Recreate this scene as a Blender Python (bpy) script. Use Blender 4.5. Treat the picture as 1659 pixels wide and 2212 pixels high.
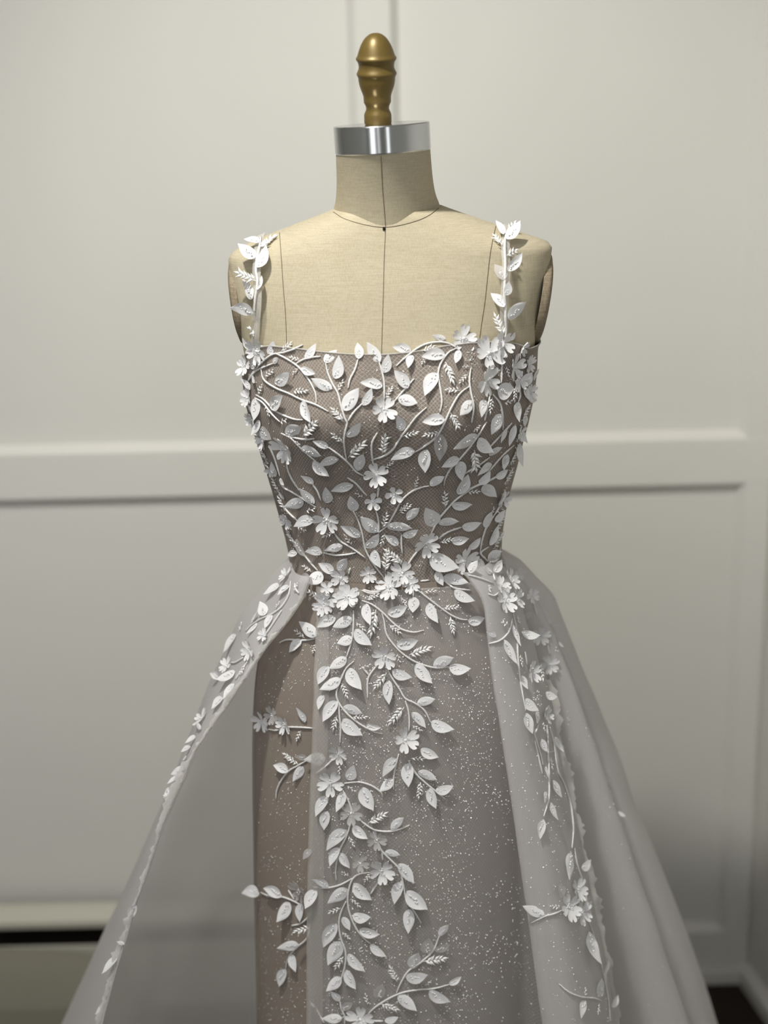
import bpy, bmesh, math, random
from math import sin, cos, pi, radians
from mathutils import Vector, Matrix, noise
from mathutils.bvhtree import BVHTree

for o in list(bpy.data.objects):
    bpy.data.objects.remove(o, do_unlink=True)
scene = bpy.context.scene
COL = scene.collection
RNG = random.Random(11)

# ------------------------------------------------------------------ camera
W_PX, H_PX, F_PX = 1659.0, 2212.0, 3300.0
CAM_H = 1.66
PITCH, ROLL = radians(16.3), radians(-1.3)
CAM_ROT = Matrix.Rotation(pi / 2 - PITCH, 3, 'X') @ Matrix.Rotation(ROLL, 3, 'Z')
CAM_LOC = Vector((0, 0, CAM_H))
cd = bpy.data.cameras.new('camera')
cd.sensor_fit = 'HORIZONTAL'
cd.sensor_width = 36.0
cd.lens = F_PX / W_PX * 36.0
cd.clip_start = 0.05
cd.dof.use_dof = True
cd.dof.focus_distance = 1.69
cd.dof.aperture_fstop = cd.lens / 24.0
cam = bpy.data.objects.new('camera', cd)
cam.matrix_world = Matrix.Translation(CAM_LOC) @ CAM_ROT.to_4x4()
COL.objects.link(cam)
scene.camera = cam

# ------------------------------------------------------------------ world, lamps, exposure
world = bpy.data.worlds.new('room_light')
scene.world = world
world.use_nodes = True
bg = world.node_tree.nodes['Background']
bg.inputs['Color'].default_value = (0.97, 0.98, 0.985, 1)
bg.inputs['Strength'].default_value = 1.2


def lamp(name, kind, loc, energy, color, target=None, **kw):
    ld = bpy.data.lights.new(name, kind)
    ld.energy = energy
    ld.color = color
    for k, v in kw.items():
        setattr(ld, k, v)
    o = bpy.data.objects.new(name, ld)
    o.location = loc
    if target is not None:
        d = Vector(target) - Vector(loc)
        o.rotation_euler = d.to_track_quat('-Z', 'Y').to_euler()
    COL.objects.link(o)
    return o


lamp('ceiling_spot', 'SPOT', (-0.34, 1.12, 2.6), 50, (1.0, 0.972, 0.91),
     target=(0.05, 1.95, 1.1), spot_size=radians(100), spot_blend=0.9, shadow_soft_size=0.045)
lamp('soft_fill', 'AREA', (-0.5, 0.3, 2.63), 8, (0.97, 0.98, 1.0),  # soft fill light added below the ceiling, no visible fixture behind it
     target=(-0.3, 1.6, 0.9), shape='RECTANGLE', size=1.2, size_y=0.6)

vs = scene.view_settings
vs.view_transform = 'Standard'
vs.look = 'None'
vs.gamma = 1.0
vs.use_curve_mapping = False
vs.exposure = 1.0


# ------------------------------------------------------------------ pixel helpers
def ray(px, py):
    v = Vector(((px - W_PX / 2) / F_PX, -(py - H_PX / 2) / F_PX, -1.0))
    return (CAM_ROT @ v).normalized()


def at_y(px, py, y):
    d = ray(px, py)
    return CAM_LOC + d * (y / d.y)


def at_z(px, py, z):
    d = ray(px, py)
    return CAM_LOC + d * ((z - CAM_H) / d.z)


def interp(tab, x):
    """piecewise linear over a sorted list of (x, v)"""
    if x <= tab[0][0]:
        return tab[0][1]
    for (x0, v0), (x1, v1) in zip(tab, tab[1:]):
        if x <= x1:
            k = (x - x0) / (x1 - x0)
            return v0 + (v1 - v0) * k
    return tab[-1][1]


def smooth_tab(tab, n=60, passes=3):
    """resample a table and blur it so lofts have no kinks"""
    x0, x1 = tab[0][0], tab[-1][0]
    xs = [x0 + (x1 - x0) * i / (n - 1) for i in range(n)]
    v = [interp(tab, x) for x in xs]
    for _ in range(passes):
        v = [v[0]] + [(v[i - 1] + 2 * v[i] + v[i + 1]) / 4 for i in range(1, n - 1)] + [v[-1]]
    return list(zip(xs, v))


def catmull(pts, step):
    """smooth 2D/3D polyline through pts with about the given spacing"""
    P = [Vector(p) for p in pts]
    if len(P) < 2:
        return P
    if len(P) == 2:
        P = [P[0], (P[0] + P[1]) / 2, P[1]]
    Q = [P[0] * 2 - P[1]] + P + [P[-1] * 2 - P[-2]]
    out = []
    for i in range(1, len(Q) - 2):
        a, b, c, d = Q[i - 1], Q[i], Q[i + 1], Q[i + 2]
        n = max(1, int((c - b).length / step))
        for k in range(n):
            t = k / n
            out.append(0.5 * ((2 * b) + (c - a) * t + (2 * a - 5 * b + 4 * c - d) * t * t + (3 * b - a - 3 * c + d) * t ** 3))
    out.append(P[-1])
    return out


# ------------------------------------------------------------------ materials
def new_mat(name):
    m = bpy.data.materials.new(name)
    m.use_nodes = True
    nt = m.node_tree
    return m, nt, nt.nodes['Principled BSDF'], nt.nodes['Material Output']


def N(nt, kind, **kw):
    n = nt.nodes.new(kind)
    for k, v in kw.items():
        if k in n.inputs:
            n.inputs[k].default_value = v
        else:
            setattr(n, k, v)
    return n


def M(nt, op, a, b=None, c=None):
    n = nt.nodes.new('ShaderNodeMath')
    n.operation = op
    for i, v in enumerate((a, b, c)):
        if v is None:
            continue
        if hasattr(v, 'links') or hasattr(v, 'is_output'):
            nt.links.new(v, n.inputs[i])
        else:
            n.inputs[i].default_value = v
    return n.outputs[0]


def mixc(nt, fac, a, b):
    n = nt.nodes.new('ShaderNodeMix')
    n.data_type = 'RGBA'
    for sock, v in ((n.inputs[0], fac), (n.inputs[6], a), (n.inputs[7], b)):
        if hasattr(v, 'is_output'):
            nt.links.new(v, sock)
        elif isinstance(v, tuple):
            sock.default_value = v if len(v) == 4 else v + (1,)
        else:
            sock.default_value = v
    return n.outputs[2]


def bump(nt, bsdf, height, strength, dist):
    b = nt.nodes.new('ShaderNodeBump')
    b.inputs['Strength'].default_value = strength
    b.inputs['Distance'].default_value = dist
    nt.links.new(height, b.inputs['Height'])
    nt.links.new(b.outputs[0], bsdf.inputs['Normal'])


def srgb(r, g, b):
    f = lambda c: (c / 255 / 12.92) if c <= 10.3 else ((c / 255 + 0.055) / 1.055) ** 2.4
    return (f(r), f(g), f(b), 1)


def plain(name, col, rough=0.6, metal=0.0, spec=0.3, noise_amt=0.0, noise_scale=40):
    m, nt, b, out = new_mat(name)
    b.inputs['Roughness'].default_value = rough
    b.inputs['Metallic'].default_value = metal
    b.inputs['Specular IOR Level'].default_value = spec
    if noise_amt:
        tc = N(nt, 'ShaderNodeTexCoord')
        nz = N(nt, 'ShaderNodeTexNoise', Scale=noise_scale, Detail=4.0)
        nt.links.new(tc.outputs['Object'], nz.inputs['Vector'])
        dark = tuple(c * (1 - noise_amt) for c in col[:3]) + (1,)
        nt.links.new(mixc(nt, nz.outputs[0], dark, col), b.inputs['Base Color'])
    else:
        b.inputs['Base Color'].default_value = col
    return m


def net_mask(nt, size, width, seedscale=60.0, warp=0.38):
    """two families of slanted threads, slightly wandering, over UV metres -> 0..1"""
    tc = N(nt, 'ShaderNodeTexCoord')
    sep = N(nt, 'ShaderNodeSeparateXYZ')
    nt.links.new(tc.outputs['UV'], sep.inputs[0])
    nz = N(nt, 'ShaderNodeTexNoise', Scale=seedscale, Detail=2.0)
    nt.links.new(tc.outputs['UV'], nz.inputs['Vector'])
    u, v = sep.outputs[0], sep.outputs[1]
    w = M(nt, 'MULTIPLY', M(nt, 'SUBTRACT', nz.outputs[0], 0.5), warp * 6)
    res = None
    for sgn in (1, -1):
        a = M(nt, 'ADD', M(nt, 'DIVIDE', u, size), M(nt, 'MULTIPLY', M(nt, 'DIVIDE', v, size), 0.75 * sgn))
        a = M(nt, 'ADD', a, w)
        d = M(nt, 'ABSOLUTE', M(nt, 'SUBTRACT', M(nt, 'FRACT', a), 0.5))
        line = M(nt, 'SUBTRACT', 1.0, M(nt, 'SMOOTH_MIN', M(nt, 'DIVIDE', d, width), 1.0, 0.2))
        res = line if res is None else M(nt, 'MAXIMUM', res, line)
    nz2 = N(nt, 'ShaderNodeTexNoise', Scale=25.0, Detail=3.0)
    nt.links.new(tc.outputs['UV'], nz2.inputs['Vector'])
    k = M(nt, 'MULTIPLY_ADD', nz2.outputs[0], 1.4, 0.0)
    return M(nt, 'MULTIPLY', M(nt, 'MAXIMUM', res, 0.0), k), tc


# linen of the dress form
def mat_linen(name, col, dark):
    m, nt, b, out = new_mat(name)
    tc = N(nt, 'ShaderNodeTexCoord')
    acc = None
    for sc, rng in (((900, 900, 60), 1), ((60, 60, 1100), 1)):
        mp = N(nt, 'ShaderNodeMapping')
        mp.inputs['Scale'].default_value = sc
        nt.links.new(tc.outputs['Object'], mp.inputs['Vector'])
        nz = N(nt, 'ShaderNodeTexNoise', Scale=1.0, Detail=3.0)
        nt.links.new(mp.outputs[0], nz.inputs['Vector'])
        acc = nz.outputs[0] if acc is None else M(nt, 'MULTIPLY', M(nt, 'ADD', acc, nz.outputs[0]), 0.5)
    fac = N(nt, 'ShaderNodeMapRange')
    fac.inputs[1].default_value = 0.38
    fac.inputs[2].default_value = 0.6
    nt.links.new(acc, fac.inputs[0])
    nt.links.new(mixc(nt, fac.outputs[0], dark, col), b.inputs['Base Color'])
    b.inputs['Roughness'].default_value = 0.9
    b.inputs['Specular IOR Level'].default_value = 0.1
    bump(nt, b, acc, 0.25, 0.0006)
    return m


def mat_net_opaque(name, base, base2, thread, size, width, amount, rough=0.8):
    m, nt, b, out = new_mat(name)
    mask, tc = net_mask(nt, size, width)
    nz = N(nt, 'ShaderNodeTexNoise', Scale=9.0, Detail=3.0)
    nt.links.new(tc.outputs['UV'], nz.inputs['Vector'])
    basec = mixc(nt, nz.outputs[0], base, base2)
    fac = M(nt, 'MULTIPLY', mask, amount)
    nt.links.new(mixc(nt, fac, basec, thread), b.inputs['Base Color'])
    b.inputs['Roughness'].default_value = rough
    b.inputs['Specular IOR Level'].default_value = 0.15
    bump(nt, b, mask, 0.3, 0.0008)
    return m


def mat_sheer(name, col, cover, size, width, net_amount, translucent=0.35, grain=0.0):
    """sheer cloth: part of the light passes straight, part is scattered front and back"""
    m, nt, b, out = new_mat(name)
    nt.nodes.remove(b)
    mask, tc = net_mask(nt, size, width)
    dif = N(nt, 'ShaderNodeBsdfDiffuse')
    trl = N(nt, 'ShaderNodeBsdfTranslucent')
    trp = N(nt, 'ShaderNodeBsdfTransparent')
    nz = N(nt, 'ShaderNodeTexNoise', Scale=1800.0, Detail=2.0)
    nt.links.new(tc.outputs['UV'], nz.inputs['Vector'])
    dk = tuple(c * 0.8 for c in col[:3]) + (1,)
    cc = mixc(nt, nz.outputs[0], dk, col)
    nt.links.new(cc, dif.inputs[0])
    nt.links.new(cc, trl.inputs[0])
    m1 = N(nt, 'ShaderNodeMixShader')
    m1.inputs[0].default_value = translucent
    nt.links.new(dif.outputs[0], m1.inputs[1])
    nt.links.new(trl.outputs[0], m1.inputs[2])
    m2 = N(nt, 'ShaderNodeMixShader')
    f = M(nt, 'MULTIPLY_ADD', mask, net_amount, cover)
    if grain:
        f = M(nt, 'ADD', f, M(nt, 'MULTIPLY', M(nt, 'SUBTRACT', nz.outputs[0], 0.5), grain))
    f = M(nt, 'MINIMUM', f, 1.0)
    nt.links.new(f, m2.inputs[0])
    nt.links.new(trp.outputs[0], m2.inputs[1])
    nt.links.new(m1.outputs[0], m2.inputs[2])
    nt.links.new(m2.outputs[0], out.inputs['Surface'])
    return m


def mat_satin(name, col, translucent=0.18, alpha=1.0):
    """thin white petal fabric"""
    m, nt, b, out = new_mat(name)
    tc = N(nt, 'ShaderNodeTexCoord')
    nz = N(nt, 'ShaderNodeTexNoise', Scale=3.0, Detail=3.0)
    nt.links.new(tc.outputs['Object'], nz.inputs['Vector'])
    dk = tuple(c * 0.86 for c in col[:3]) + (1,)
    cc = mixc(nt, nz.outputs[0], dk, col)
    nt.links.new(cc, b.inputs['Base Color'])
    b.inputs['Roughness'].default_value = 0.5
    b.inputs['Specular IOR Level'].default_value = 0.3
    b.inputs['Alpha'].default_value = alpha
    trl = N(nt, 'ShaderNodeBsdfTranslucent')
    nt.links.new(cc, trl.inputs[0])
    mx = N(nt, 'ShaderNodeMixShader')
    mx.inputs[0].default_value = translucent
    nt.links.new(b.outputs[0], mx.inputs[1])
    nt.links.new(trl.outputs[0], mx.inputs[2])
    nt.links.new(mx.outputs[0], out.inputs['Surface'])
    return m


MAT = {}
MAT['linen'] = mat_linen('linen', srgb(187, 178, 155), srgb(173, 163, 139))
MAT['plate'] = mat_linen('plate_linen', srgb(150, 138, 118), srgb(120, 108, 90))
MAT['seam'] = plain('seam_thread', srgb(92, 82, 62), 0.9)
MAT['hole'] = plain('dark_hole', srgb(28, 24, 20), 0.9)
MAT['steel'] = plain('polished_steel', (0.55, 0.56, 0.57, 1), 0.16, 1.0)
MAT['gold'] = plain('gold_paint', srgb(114, 95, 48), 0.40, 0.35, 0.5, 0.3, 90)
MAT['iron'] = plain('black_iron', srgb(34, 33, 32), 0.5, 0.5)
MAT['bodice'] = mat_net_opaque('netted_bodice', srgb(123, 114, 106), srgb(135, 125, 116), srgb(222, 215, 207), 0.0033, 0.13, 0.6)
MAT['inner'] = mat_net_opaque('taupe_skirt', srgb(131, 121, 112), srgb(141, 131, 121), srgb(190, 182, 172), 0.0034, 0.12, 0.22)
MAT['panel'] = mat_sheer('sheer_tulle', srgb(232, 230, 228), 0.34, 0.0034, 0.13, 0.22, 0.3)
MAT['hem'] = mat_sheer('folded_tulle', srgb(226, 222, 216), 0.42, 0.0044, 0.12, 0.1, 0.3)
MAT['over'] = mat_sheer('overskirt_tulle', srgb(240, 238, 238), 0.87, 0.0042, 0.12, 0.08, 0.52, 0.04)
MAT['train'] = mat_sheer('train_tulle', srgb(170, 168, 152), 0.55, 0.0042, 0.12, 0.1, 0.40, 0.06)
MAT['lace'] = mat_sheer('white_lace', srgb(236, 234, 230), 0.72, 0.002, 0.15, 0.25, 0.35)
MAT['strap'] = mat_sheer('strap_tulle', srgb(240, 239, 236), 0.5, 0.003, 0.1, 0.2, 0.3)
MAT['leaf'] = mat_satin('white_satin', (0.87, 0.868, 0.878, 1))
MAT['leaf_pale'] = mat_satin('sheer_organza', (0.83, 0.825, 0.83, 1), 0.3, 0.5)
MAT['cord'] = plain('white_cord', (0.83, 0.82, 0.80, 1), 0.55, 0, 0.4, 0.25, 900)
MAT['bud'] = plain('pearl_bud', (0.85, 0.845, 0.83, 1), 0.28, 0, 0.6)
MAT['bead'] = plain('clear_bead', (0.86, 0.86, 0.87, 1), 0.08, 0.0, 1.0)
MAT['glitter'] = plain('glitter', (0.98, 0.98, 0.97, 1), 0.25, 0.0, 1.0)
MAT['wall'] = plain('wall_paint', srgb(217, 216, 210), 0.62, 0, 0.25, 0.03, 3)
MAT['ceiling'] = plain('ceiling_paint', srgb(228, 226, 220), 0.8)
MAT['heater'] = plain('heater_enamel', srgb(192, 190, 178), 0.55)
MAT['slot'] = plain('heater_slot', srgb(40, 34, 30), 0.8)
m, nt, b, out = new_mat('dark_wood_floor')
tc = N(nt, 'ShaderNodeTexCoord')
mp = N(nt, 'ShaderNodeMapping')
mp.inputs['Scale'].default_value = (3, 40, 1)
nt.links.new(tc.outputs['Object'], mp.inputs['Vector'])
nz = N(nt, 'ShaderNodeTexNoise', Scale=1.0, Detail=5.0)
nt.links.new(mp.outputs[0], nz.inputs['Vector'])
nt.links.new(mixc(nt, nz.outputs[0], srgb(24, 16, 12), srgb(44, 31, 24)), b.inputs['Base Color'])
b.inputs['Roughness'].default_value = 1.2
MAT['floor'] = m


# ------------------------------------------------------------------ object helpers
def link(name, me, parent=None, mat=None, mw=None, smooth=True):
    """link a mesh (built in world space unless mw is given) as one object under parent"""
    if mat is not None and not me.materials:
        me.materials.append(MAT[mat])
    if smooth and me.users == 0:
        for p in me.polygons:
            p.use_smooth = True
    o = bpy.data.objects.new(name, me)
    COL.objects.link(o)
    mw = mw or Matrix.Identity(4)
    if parent is not None:
        o.parent = parent
        mw = Matrix.Translation(-PWORLD[parent.name]) @ mw
    o.matrix_basis = mw
    return o


PWORLD = {}


def thing(name, label, cat, loc=(0, 0, 0)):
    o = bpy.data.objects.new(name, None)
    o.empty_display_size = 0.05
    o.location = loc
    COL.objects.link(o)
    o['label'] = label
    o['category'] = cat
    PWORLD[o.name] = Vector(loc)
    return o


def structure(o, label=None, cat=None):
    o['kind'] = 'structure'
    o['label'] = label
    o['category'] = cat
    return o


def mesh(name, verts, faces, uv=None):
    me = bpy.data.meshes.new(name)
    me.from_pydata([tuple(v) for v in verts], [], faces)
    if uv is not None:
        l = me.uv_layers.new(name='UVMap')
        for p in me.polygons:
            for li in p.loop_indices:
                l.data[li].uv = uv[me.loops[li].vertex_index]
    me.update()
    return me


def grid(name, rows, uv=None, closed=False):
    """rows: list of equally long lists of points"""
    nr, nc = len(rows), len(rows[0])
    verts = [p for r in rows for p in r]
    faces = []
    for i in range(nr - 1):
        for j in range(nc if closed else nc - 1):
            j2 = (j + 1) % nc
            faces.append((i * nc + j, i * nc + j2, (i + 1) * nc + j2, (i + 1) * nc + j))
    uvs = [q for r in uv for q in r] if uv else None
    return mesh(name, verts, faces, uvs)


def arc_uv(rows):
    """UV in metres from arc length along rows and columns"""
    uv = []
    for i, r in enumerate(rows):
        s, line = 0.0, []
        for j, p in enumerate(r):
            if j:
                s += (Vector(p) - Vector(r[j - 1])).length
            line.append([s, 0.0])
        mid = s / 2
        for q in line:
            q[0] -= mid
        uv.append(line)
    for j in range(len(rows[0])):
        s = 0.0
        for i in range(len(rows)):
            if i:
                s += (Vector(rows[i][j]) - Vector(rows[i - 1][j])).length
            uv[i][j][1] = s
    return [[tuple(q) for q in r] for r in uv]


def tube(name, pts, rad, sides=6, rope=0.0, taper=True):
    """tube along points; rope>0 gives a twisted-cord surface"""
    verts, faces = [], []
    n = len(pts)
    up = Vector((0, -1, 0))
    for i, p in enumerate(pts):
        t = (pts[min(i + 1, n - 1)] - pts[max(i - 1, 0)])
        t = t.normalized() if t.length > 1e-9 else Vector((0, 0, 1))
        a = t.cross(up)
        a = a.normalized() if a.length > 1e-6 else Vector((1, 0, 0))
        bb = a.cross(t).normalized()
        r = rad
        if taper and n > 3:
            k = min(i, n - 1 - i) / (n * 0.18)
            r *= 0.55 + 0.45 * min(1, k)
        for s in range(sides):
            an = 2 * pi * s / sides
            rr = r * (1 + rope * sin(3 * an + i * 1.9))
            verts.append(p + a * (cos(an) * rr) + bb * (sin(an) * rr))
    for i in range(n - 1):
        for s in range(sides):
            s2 = (s + 1) % sides
            faces.append((i * sides + s, i * sides + s2, (i + 1) * sides + s2, (i + 1) * sides + s))
    faces.append(tuple(range(sides))[::-1])
    faces.append(tuple((n - 1) * sides + s for s in range(sides)))
    return mesh(name, verts, faces)


def box_mesh(name, x0, x1, y0, y1, z0, z1, bev=0.0):
    bm = bmesh.new()
    bmesh.ops.create_cube(bm, size=1.0)
    for v in bm.verts:
        v.co = Vector(((x0 + x1) / 2 + v.co.x * (x1 - x0), (y0 + y1) / 2 + v.co.y * (y1 - y0), (z0 + z1) / 2 + v.co.z * (z1 - z0)))
    if bev:
        bmesh.ops.bevel(bm, geom=bm.edges[:], offset=bev, segments=2, affect='EDGES', profile=0.6)
    me = bpy.data.meshes.new(name)
    bm.to_mesh(me)
    bm.free()
    return me


def lathe(name, prof, centers, seg=40, tilt=Matrix.Identity(3)):
    """prof: list of (radius, height) around local z; placed by centers (origin) and tilt"""
    rows = []
    for r, h in prof:
        rows.append([Vector(centers) + tilt @ Vector((cos(2 * pi * k / seg) * r, sin(2 * pi * k / seg) * r, h)) for k in range(seg)])
    me = grid(name, rows, closed=True)
    return me

# ================================================================== the setting
YW = 2.55                                  # face of the recessed wall panels
YF = 1.72                                  # axis of the dress form


def wall_pt(px, py):
    return at_y(px, py, YW)


def slab(name, x0, x1, y0, y1, z0, z1, mat, kindname=None, bev=0.0):
    o = link(name, box_mesh(name, x0, x1, y0, y1, z0, z1, bev), None, mat, smooth=False)
    return structure(o)


# right-hand corner and the line of the right wall along the floor
corner = at_z(1618, 2106, 0.0)
floor_px = wall_pt(1560, 2106)
FLOOR_Z = floor_px.z                       # should come out close to 0
k = YW - corner.y
RC = Vector((corner.x, YW, FLOOR_Z))
RDIR = Vector((sin(radians(8.7)), -cos(radians(8.7)), 0))
ROOM_L, ROOM_B, CEIL = -2.3, -1.6, FLOOR_Z + 2.68

me = mesh('floor', [(ROOM_L, ROOM_B, FLOOR_Z), (2.6, ROOM_B, FLOOR_Z), (2.6, YW + .1, FLOOR_Z), (ROOM_L, YW + .1, FLOOR_Z),
                    (ROOM_L, ROOM_B, FLOOR_Z - .05), (2.6, ROOM_B, FLOOR_Z - .05), (2.6, YW + .1, FLOOR_Z - .05), (ROOM_L, YW + .1, FLOOR_Z - .05)],
         [(0, 1, 2, 3), (7, 6, 5, 4), (0, 4, 5, 1), (1, 5, 6, 2), (2, 6, 7, 3), (3, 7, 4, 0)])
structure(link('floor', me, None, 'floor', smooth=False), 'dark brown wooden floor', 'floor')
o = slab('wall_back', ROOM_L, RC.x + 0.02, YW, YW + 0.1, FLOOR_Z, CEIL, 'wall')
structure(o, 'warm white wall with recessed panels and flat moulding', 'wall')
# right wall: a slab that starts at the corner and opens away from the dress
L = 4.2
a = Vector((RC.x, YW, 0))
bq = a + RDIR * L
nrm = Vector((RDIR.y, -RDIR.x, 0)) * -1
off = nrm * 0.1
if off.x < 0:
    off = -off
vs_ = []
for z in (FLOOR_Z, CEIL):
    for p in (a, bq, bq + off, a + off):
        vs_.append((p.x, p.y, z))
me = mesh('wall_right', vs_, [(0, 1, 2, 3), (7, 6, 5, 4), (0, 4, 5, 1), (1, 5, 6, 2), (2, 6, 7, 3), (3, 7, 4, 0)])
structure(link('wall_right', me, None, 'wall', smooth=False), 'white side wall meeting the panelled wall', 'wall')
structure(slab('wall_left', ROOM_L - .1, ROOM_L, ROOM_B, YW + .1, FLOOR_Z, CEIL, 'wall'), 'white side wall of the room', 'wall')
structure(slab('ceiling', ROOM_L, 2.6, ROOM_B, YW + .1, CEIL, CEIL + .06, 'ceiling'), 'white ceiling', 'ceiling')


# unseen wall added behind the viewer: gaps between piers streak the steel cap's reflection
bm = bmesh.new()
for x0, x1, z0, z1 in ((-2.3, -1.75, 0, 2.68), (-1.0, -.62, 0, 2.68), (-.52, -.42, 0, 2.68), (-.36, .62, 0, 2.68), (.98, 2.6, 0, 2.68), (-1.75, -1.0, 2.3, 2.68), (-.62, .98, 2.3, 2.68)):
    t_ = box_mesh('t', x0, x1, ROOM_B - .1, ROOM_B, FLOOR_Z + z0, FLOOR_Z + z1)
    bm.from_mesh(t_)
    bpy.data.meshes.remove(t_)
me = bpy.data.meshes.new('wall_front_added')
bm.to_mesh(me)
bm.free()
structure(link('wall_front_added', me, None, 'wall', smooth=False), 'white wall with tall window openings opposite the dress form', 'wall')


def moulding(name, label, p0, p1, width, proud=0.018, cham=0.014, parent=None):
    """a chamfered board lying on the back wall from p0 to p1 (x,z), of the given full width"""
    d = Vector((p1[0] - p0[0], p1[1] - p0[1]))
    L = d.length
    d.normalize()
    n = Vector((-d.y, d.x))
    h = width / 2
    prof = [(-h, 0.0), (-h + cham, proud), (h - cham, proud), (h, 0.0)]
    verts = []
    for q in (p0, p1):
        for w, pr in prof:
            verts.append((q[0] + n.x * w, YW - pr, q[1] + n.y * w))
    faces = [(i, i + 1, i + 5, i + 4) for i in range(3)] + [(3, 2, 1, 0), (4, 5, 6, 7), (0, 4, 7, 3)]
    o = link(name, mesh(name, verts, faces), None, 'wall', smooth=False)
    bm = bmesh.new(); bm.from_mesh(o.data); bmesh.ops.recalc_face_normals(bm, faces=bm.faces); bm.to_mesh(o.data); bm.free()
    return structure(o, label, 'moulding')


def wz(px, py):
    p = wall_pt(px, py)
    return p.x, p.z


rail_top = (wz(829, 943)[1], )
zt, zb = wz(829, 943)[1], wz(829, 1072)[1]
rail_z, rail_w = (zt + zb) / 2, zt - zb
moulding('trim_1', 'flat horizontal rail between upper and lower wall panels', (ROOM_L, rail_z), (RC.x, rail_z), rail_w)
xs0, xs1 = wz(748, 60)[0], wz(861, 60)[0]
moulding('trim_2', 'upright board between two upper wall panels', ((xs0 + xs1) / 2, zt - .012), ((xs0 + xs1) / 2, CEIL), xs1 - xs0)
zbase = wz(1520, 1990)[1]
moulding('trim_3', 'upright board between two lower wall panels', ((xs0 + xs1) / 2, zbase - .01), ((xs0 + xs1) / 2, zb + .012), xs1 - xs0)
xr0 = wz(1590, 1000)[0]
moulding('trim_4', 'upright board beside the corner of the panelled wall', ((xr0 + RC.x) / 2 + .006, zbase - .01), ((xr0 + RC.x) / 2 + .006, CEIL), RC.x - xr0 + .012, proud=.0173)
moulding('trim_5', 'upright board far along the panelled wall', (xs0 - (xr0 - xs1) - .25, zbase - .01), (xs0 - (xr0 - xs1) - .25, CEIL), xs1 - xs0, proud=.0173)
moulding('trim_6', 'flat board along the bottom of the wall panels', (ROOM_L, (zbase + FLOOR_Z) / 2), (RC.x, (zbase + FLOOR_Z) / 2), zbase - FLOOR_Z, proud=.0165)
zshoe = wz(1540, 2078)[1]
structure(slab('baseboard_back', ROOM_L, RC.x, YW - 0.034, YW - 0.017, FLOOR_Z, zshoe, 'wall', bev=0.004), 'low white skirting strip at the foot of the panelled wall', 'baseboard')
# skirting along the right wall
q0 = a - off.normalized() * 0.001
verts = []
inn = -off.normalized()
for p in (a, bq):
    for (w, h) in ((0, 0), (0.02, 0), (0.02, zshoe - FLOOR_Z), (0, zshoe - FLOOR_Z + .006)):
        v = p + inn * w
        verts.append((v.x, v.y, FLOOR_Z + h))
me = mesh('baseboard_right', verts, [(0, 1, 5, 4), (1, 2, 6, 5), (2, 3, 7, 6), (3, 0, 4, 7), (3, 2, 1, 0), (4, 5, 6, 7)])
structure(link('baseboard_right', me, None, 'wall', smooth=False), 'low white skirting strip along the side wall', 'baseboard')

# low heater along the foot of the wall, left of the gown
hx0, hx1 = ROOM_L + 0.05, wz(800, 1950)[0]
ht = wz(100, 1930)[1]
hz1 = at_y(100, 1996, YW - 0.07).z
hz2 = at_y(100, 2026, YW - 0.07).z
hbase = Vector(((hx0 + hx1) / 2, YW - 0.035, FLOOR_Z))
heater = thing('baseboard_heater', 'long low white heater with a dark slot along the panelled wall', 'heater', hbase)
YB = YW - 0.0345
prof = [(YB, ht), (YB - .02, ht), (YW - 0.085, hz1 + .012), (YW - 0.085, hz1), (YW - 0.08, hz1), (YB - .012, ht - .012), (YB, ht - .012)]
rows = [[Vector((x, y, z)) for (y, z) in prof] for x in (hx0, hx1)]
me = grid('cover', rows, closed=True)
link('cover', me, heater, 'heater', smooth=False)
link('back_plate', box_mesh('back_plate', hx0 + .01, hx1 - .01, YB - .008, YB, FLOOR_Z, ht - .014), heater, 'slot', smooth=False)
link('front_panel', box_mesh('front_panel', hx0, hx1, YW - 0.085, YW - 0.078, FLOOR_Z + 0.015, hz2 - .01, 0.002), heater, 'heater', smooth=False)
for xx in (hx0, hx1 - .012):
    link('end_cap', box_mesh('end_cap', xx, xx + .012, YW - 0.09, YB, FLOOR_Z, ht + .002, 0.003), heater, 'heater', smooth=False)

# ================================================================== the dress form
ZK = lambda py, px=840, y=YF: at_y(px, py, y).z
BASE = Vector((at_y(842, 1190, YF).x, YF, FLOOR_Z))
CX0 = BASE.x

left_px = [(722, 452), (700, 462), (660, 477), (610, 496), (560, 516), (520, 533), (500, 545), (494, 557), (496, 590), (502, 640), (516, 700), (528, 755),
           (531, 800), (538, 860), (550, 905), (564, 950), (580, 1000), (595, 1050), (609, 1100), (623, 1150), (632, 1190), (634, 1215)]
right_px = [(947, 441), (965, 449), (1010, 465), (1060, 482), (1110, 498), (1160, 514), (1185, 523), (1192, 534), (1185, 580), (1176, 630), (1163, 690), (1152, 750),
            (1150, 800), (1144, 850), (1132, 905), (1120, 950), (1108, 1000), (1094, 1050), (1083, 1100), (1076, 1150), (1074, 1190), (1076, 1215)]
LT = sorted((at_y(x, y, YF).z, at_y(x, y, YF).x) for x, y in left_px)
RT = sorted((at_y(x, y, YF).z, at_y(x, y, YF).x) for x, y in right_px)
depth_px = [(445, .056, .062), (470, .060, .075), (500, .066, .088), (540, .072, .098), (600, .084, .108), (680, .096, .112), (760, .106, .110), (860, .113, .104),
            (950, .104, .100), (1050, .094, .092), (1150, .087, .085), (1215, .087, .086)]
FT = smooth_tab(sorted((ZK(y), f) for y, f, b_ in depth_px))
BT = smooth_tab(sorted((ZK(y), b_) for y, f, b_ in depth_px))
Z_TOP = min(LT[-1][0], RT[-1][0])
Z_WAIST = ZK(1212)
BUST = [(ZK(905, y=YF - .11), -0.062), (ZK(905, y=YF - .11), 0.066)]


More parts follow.
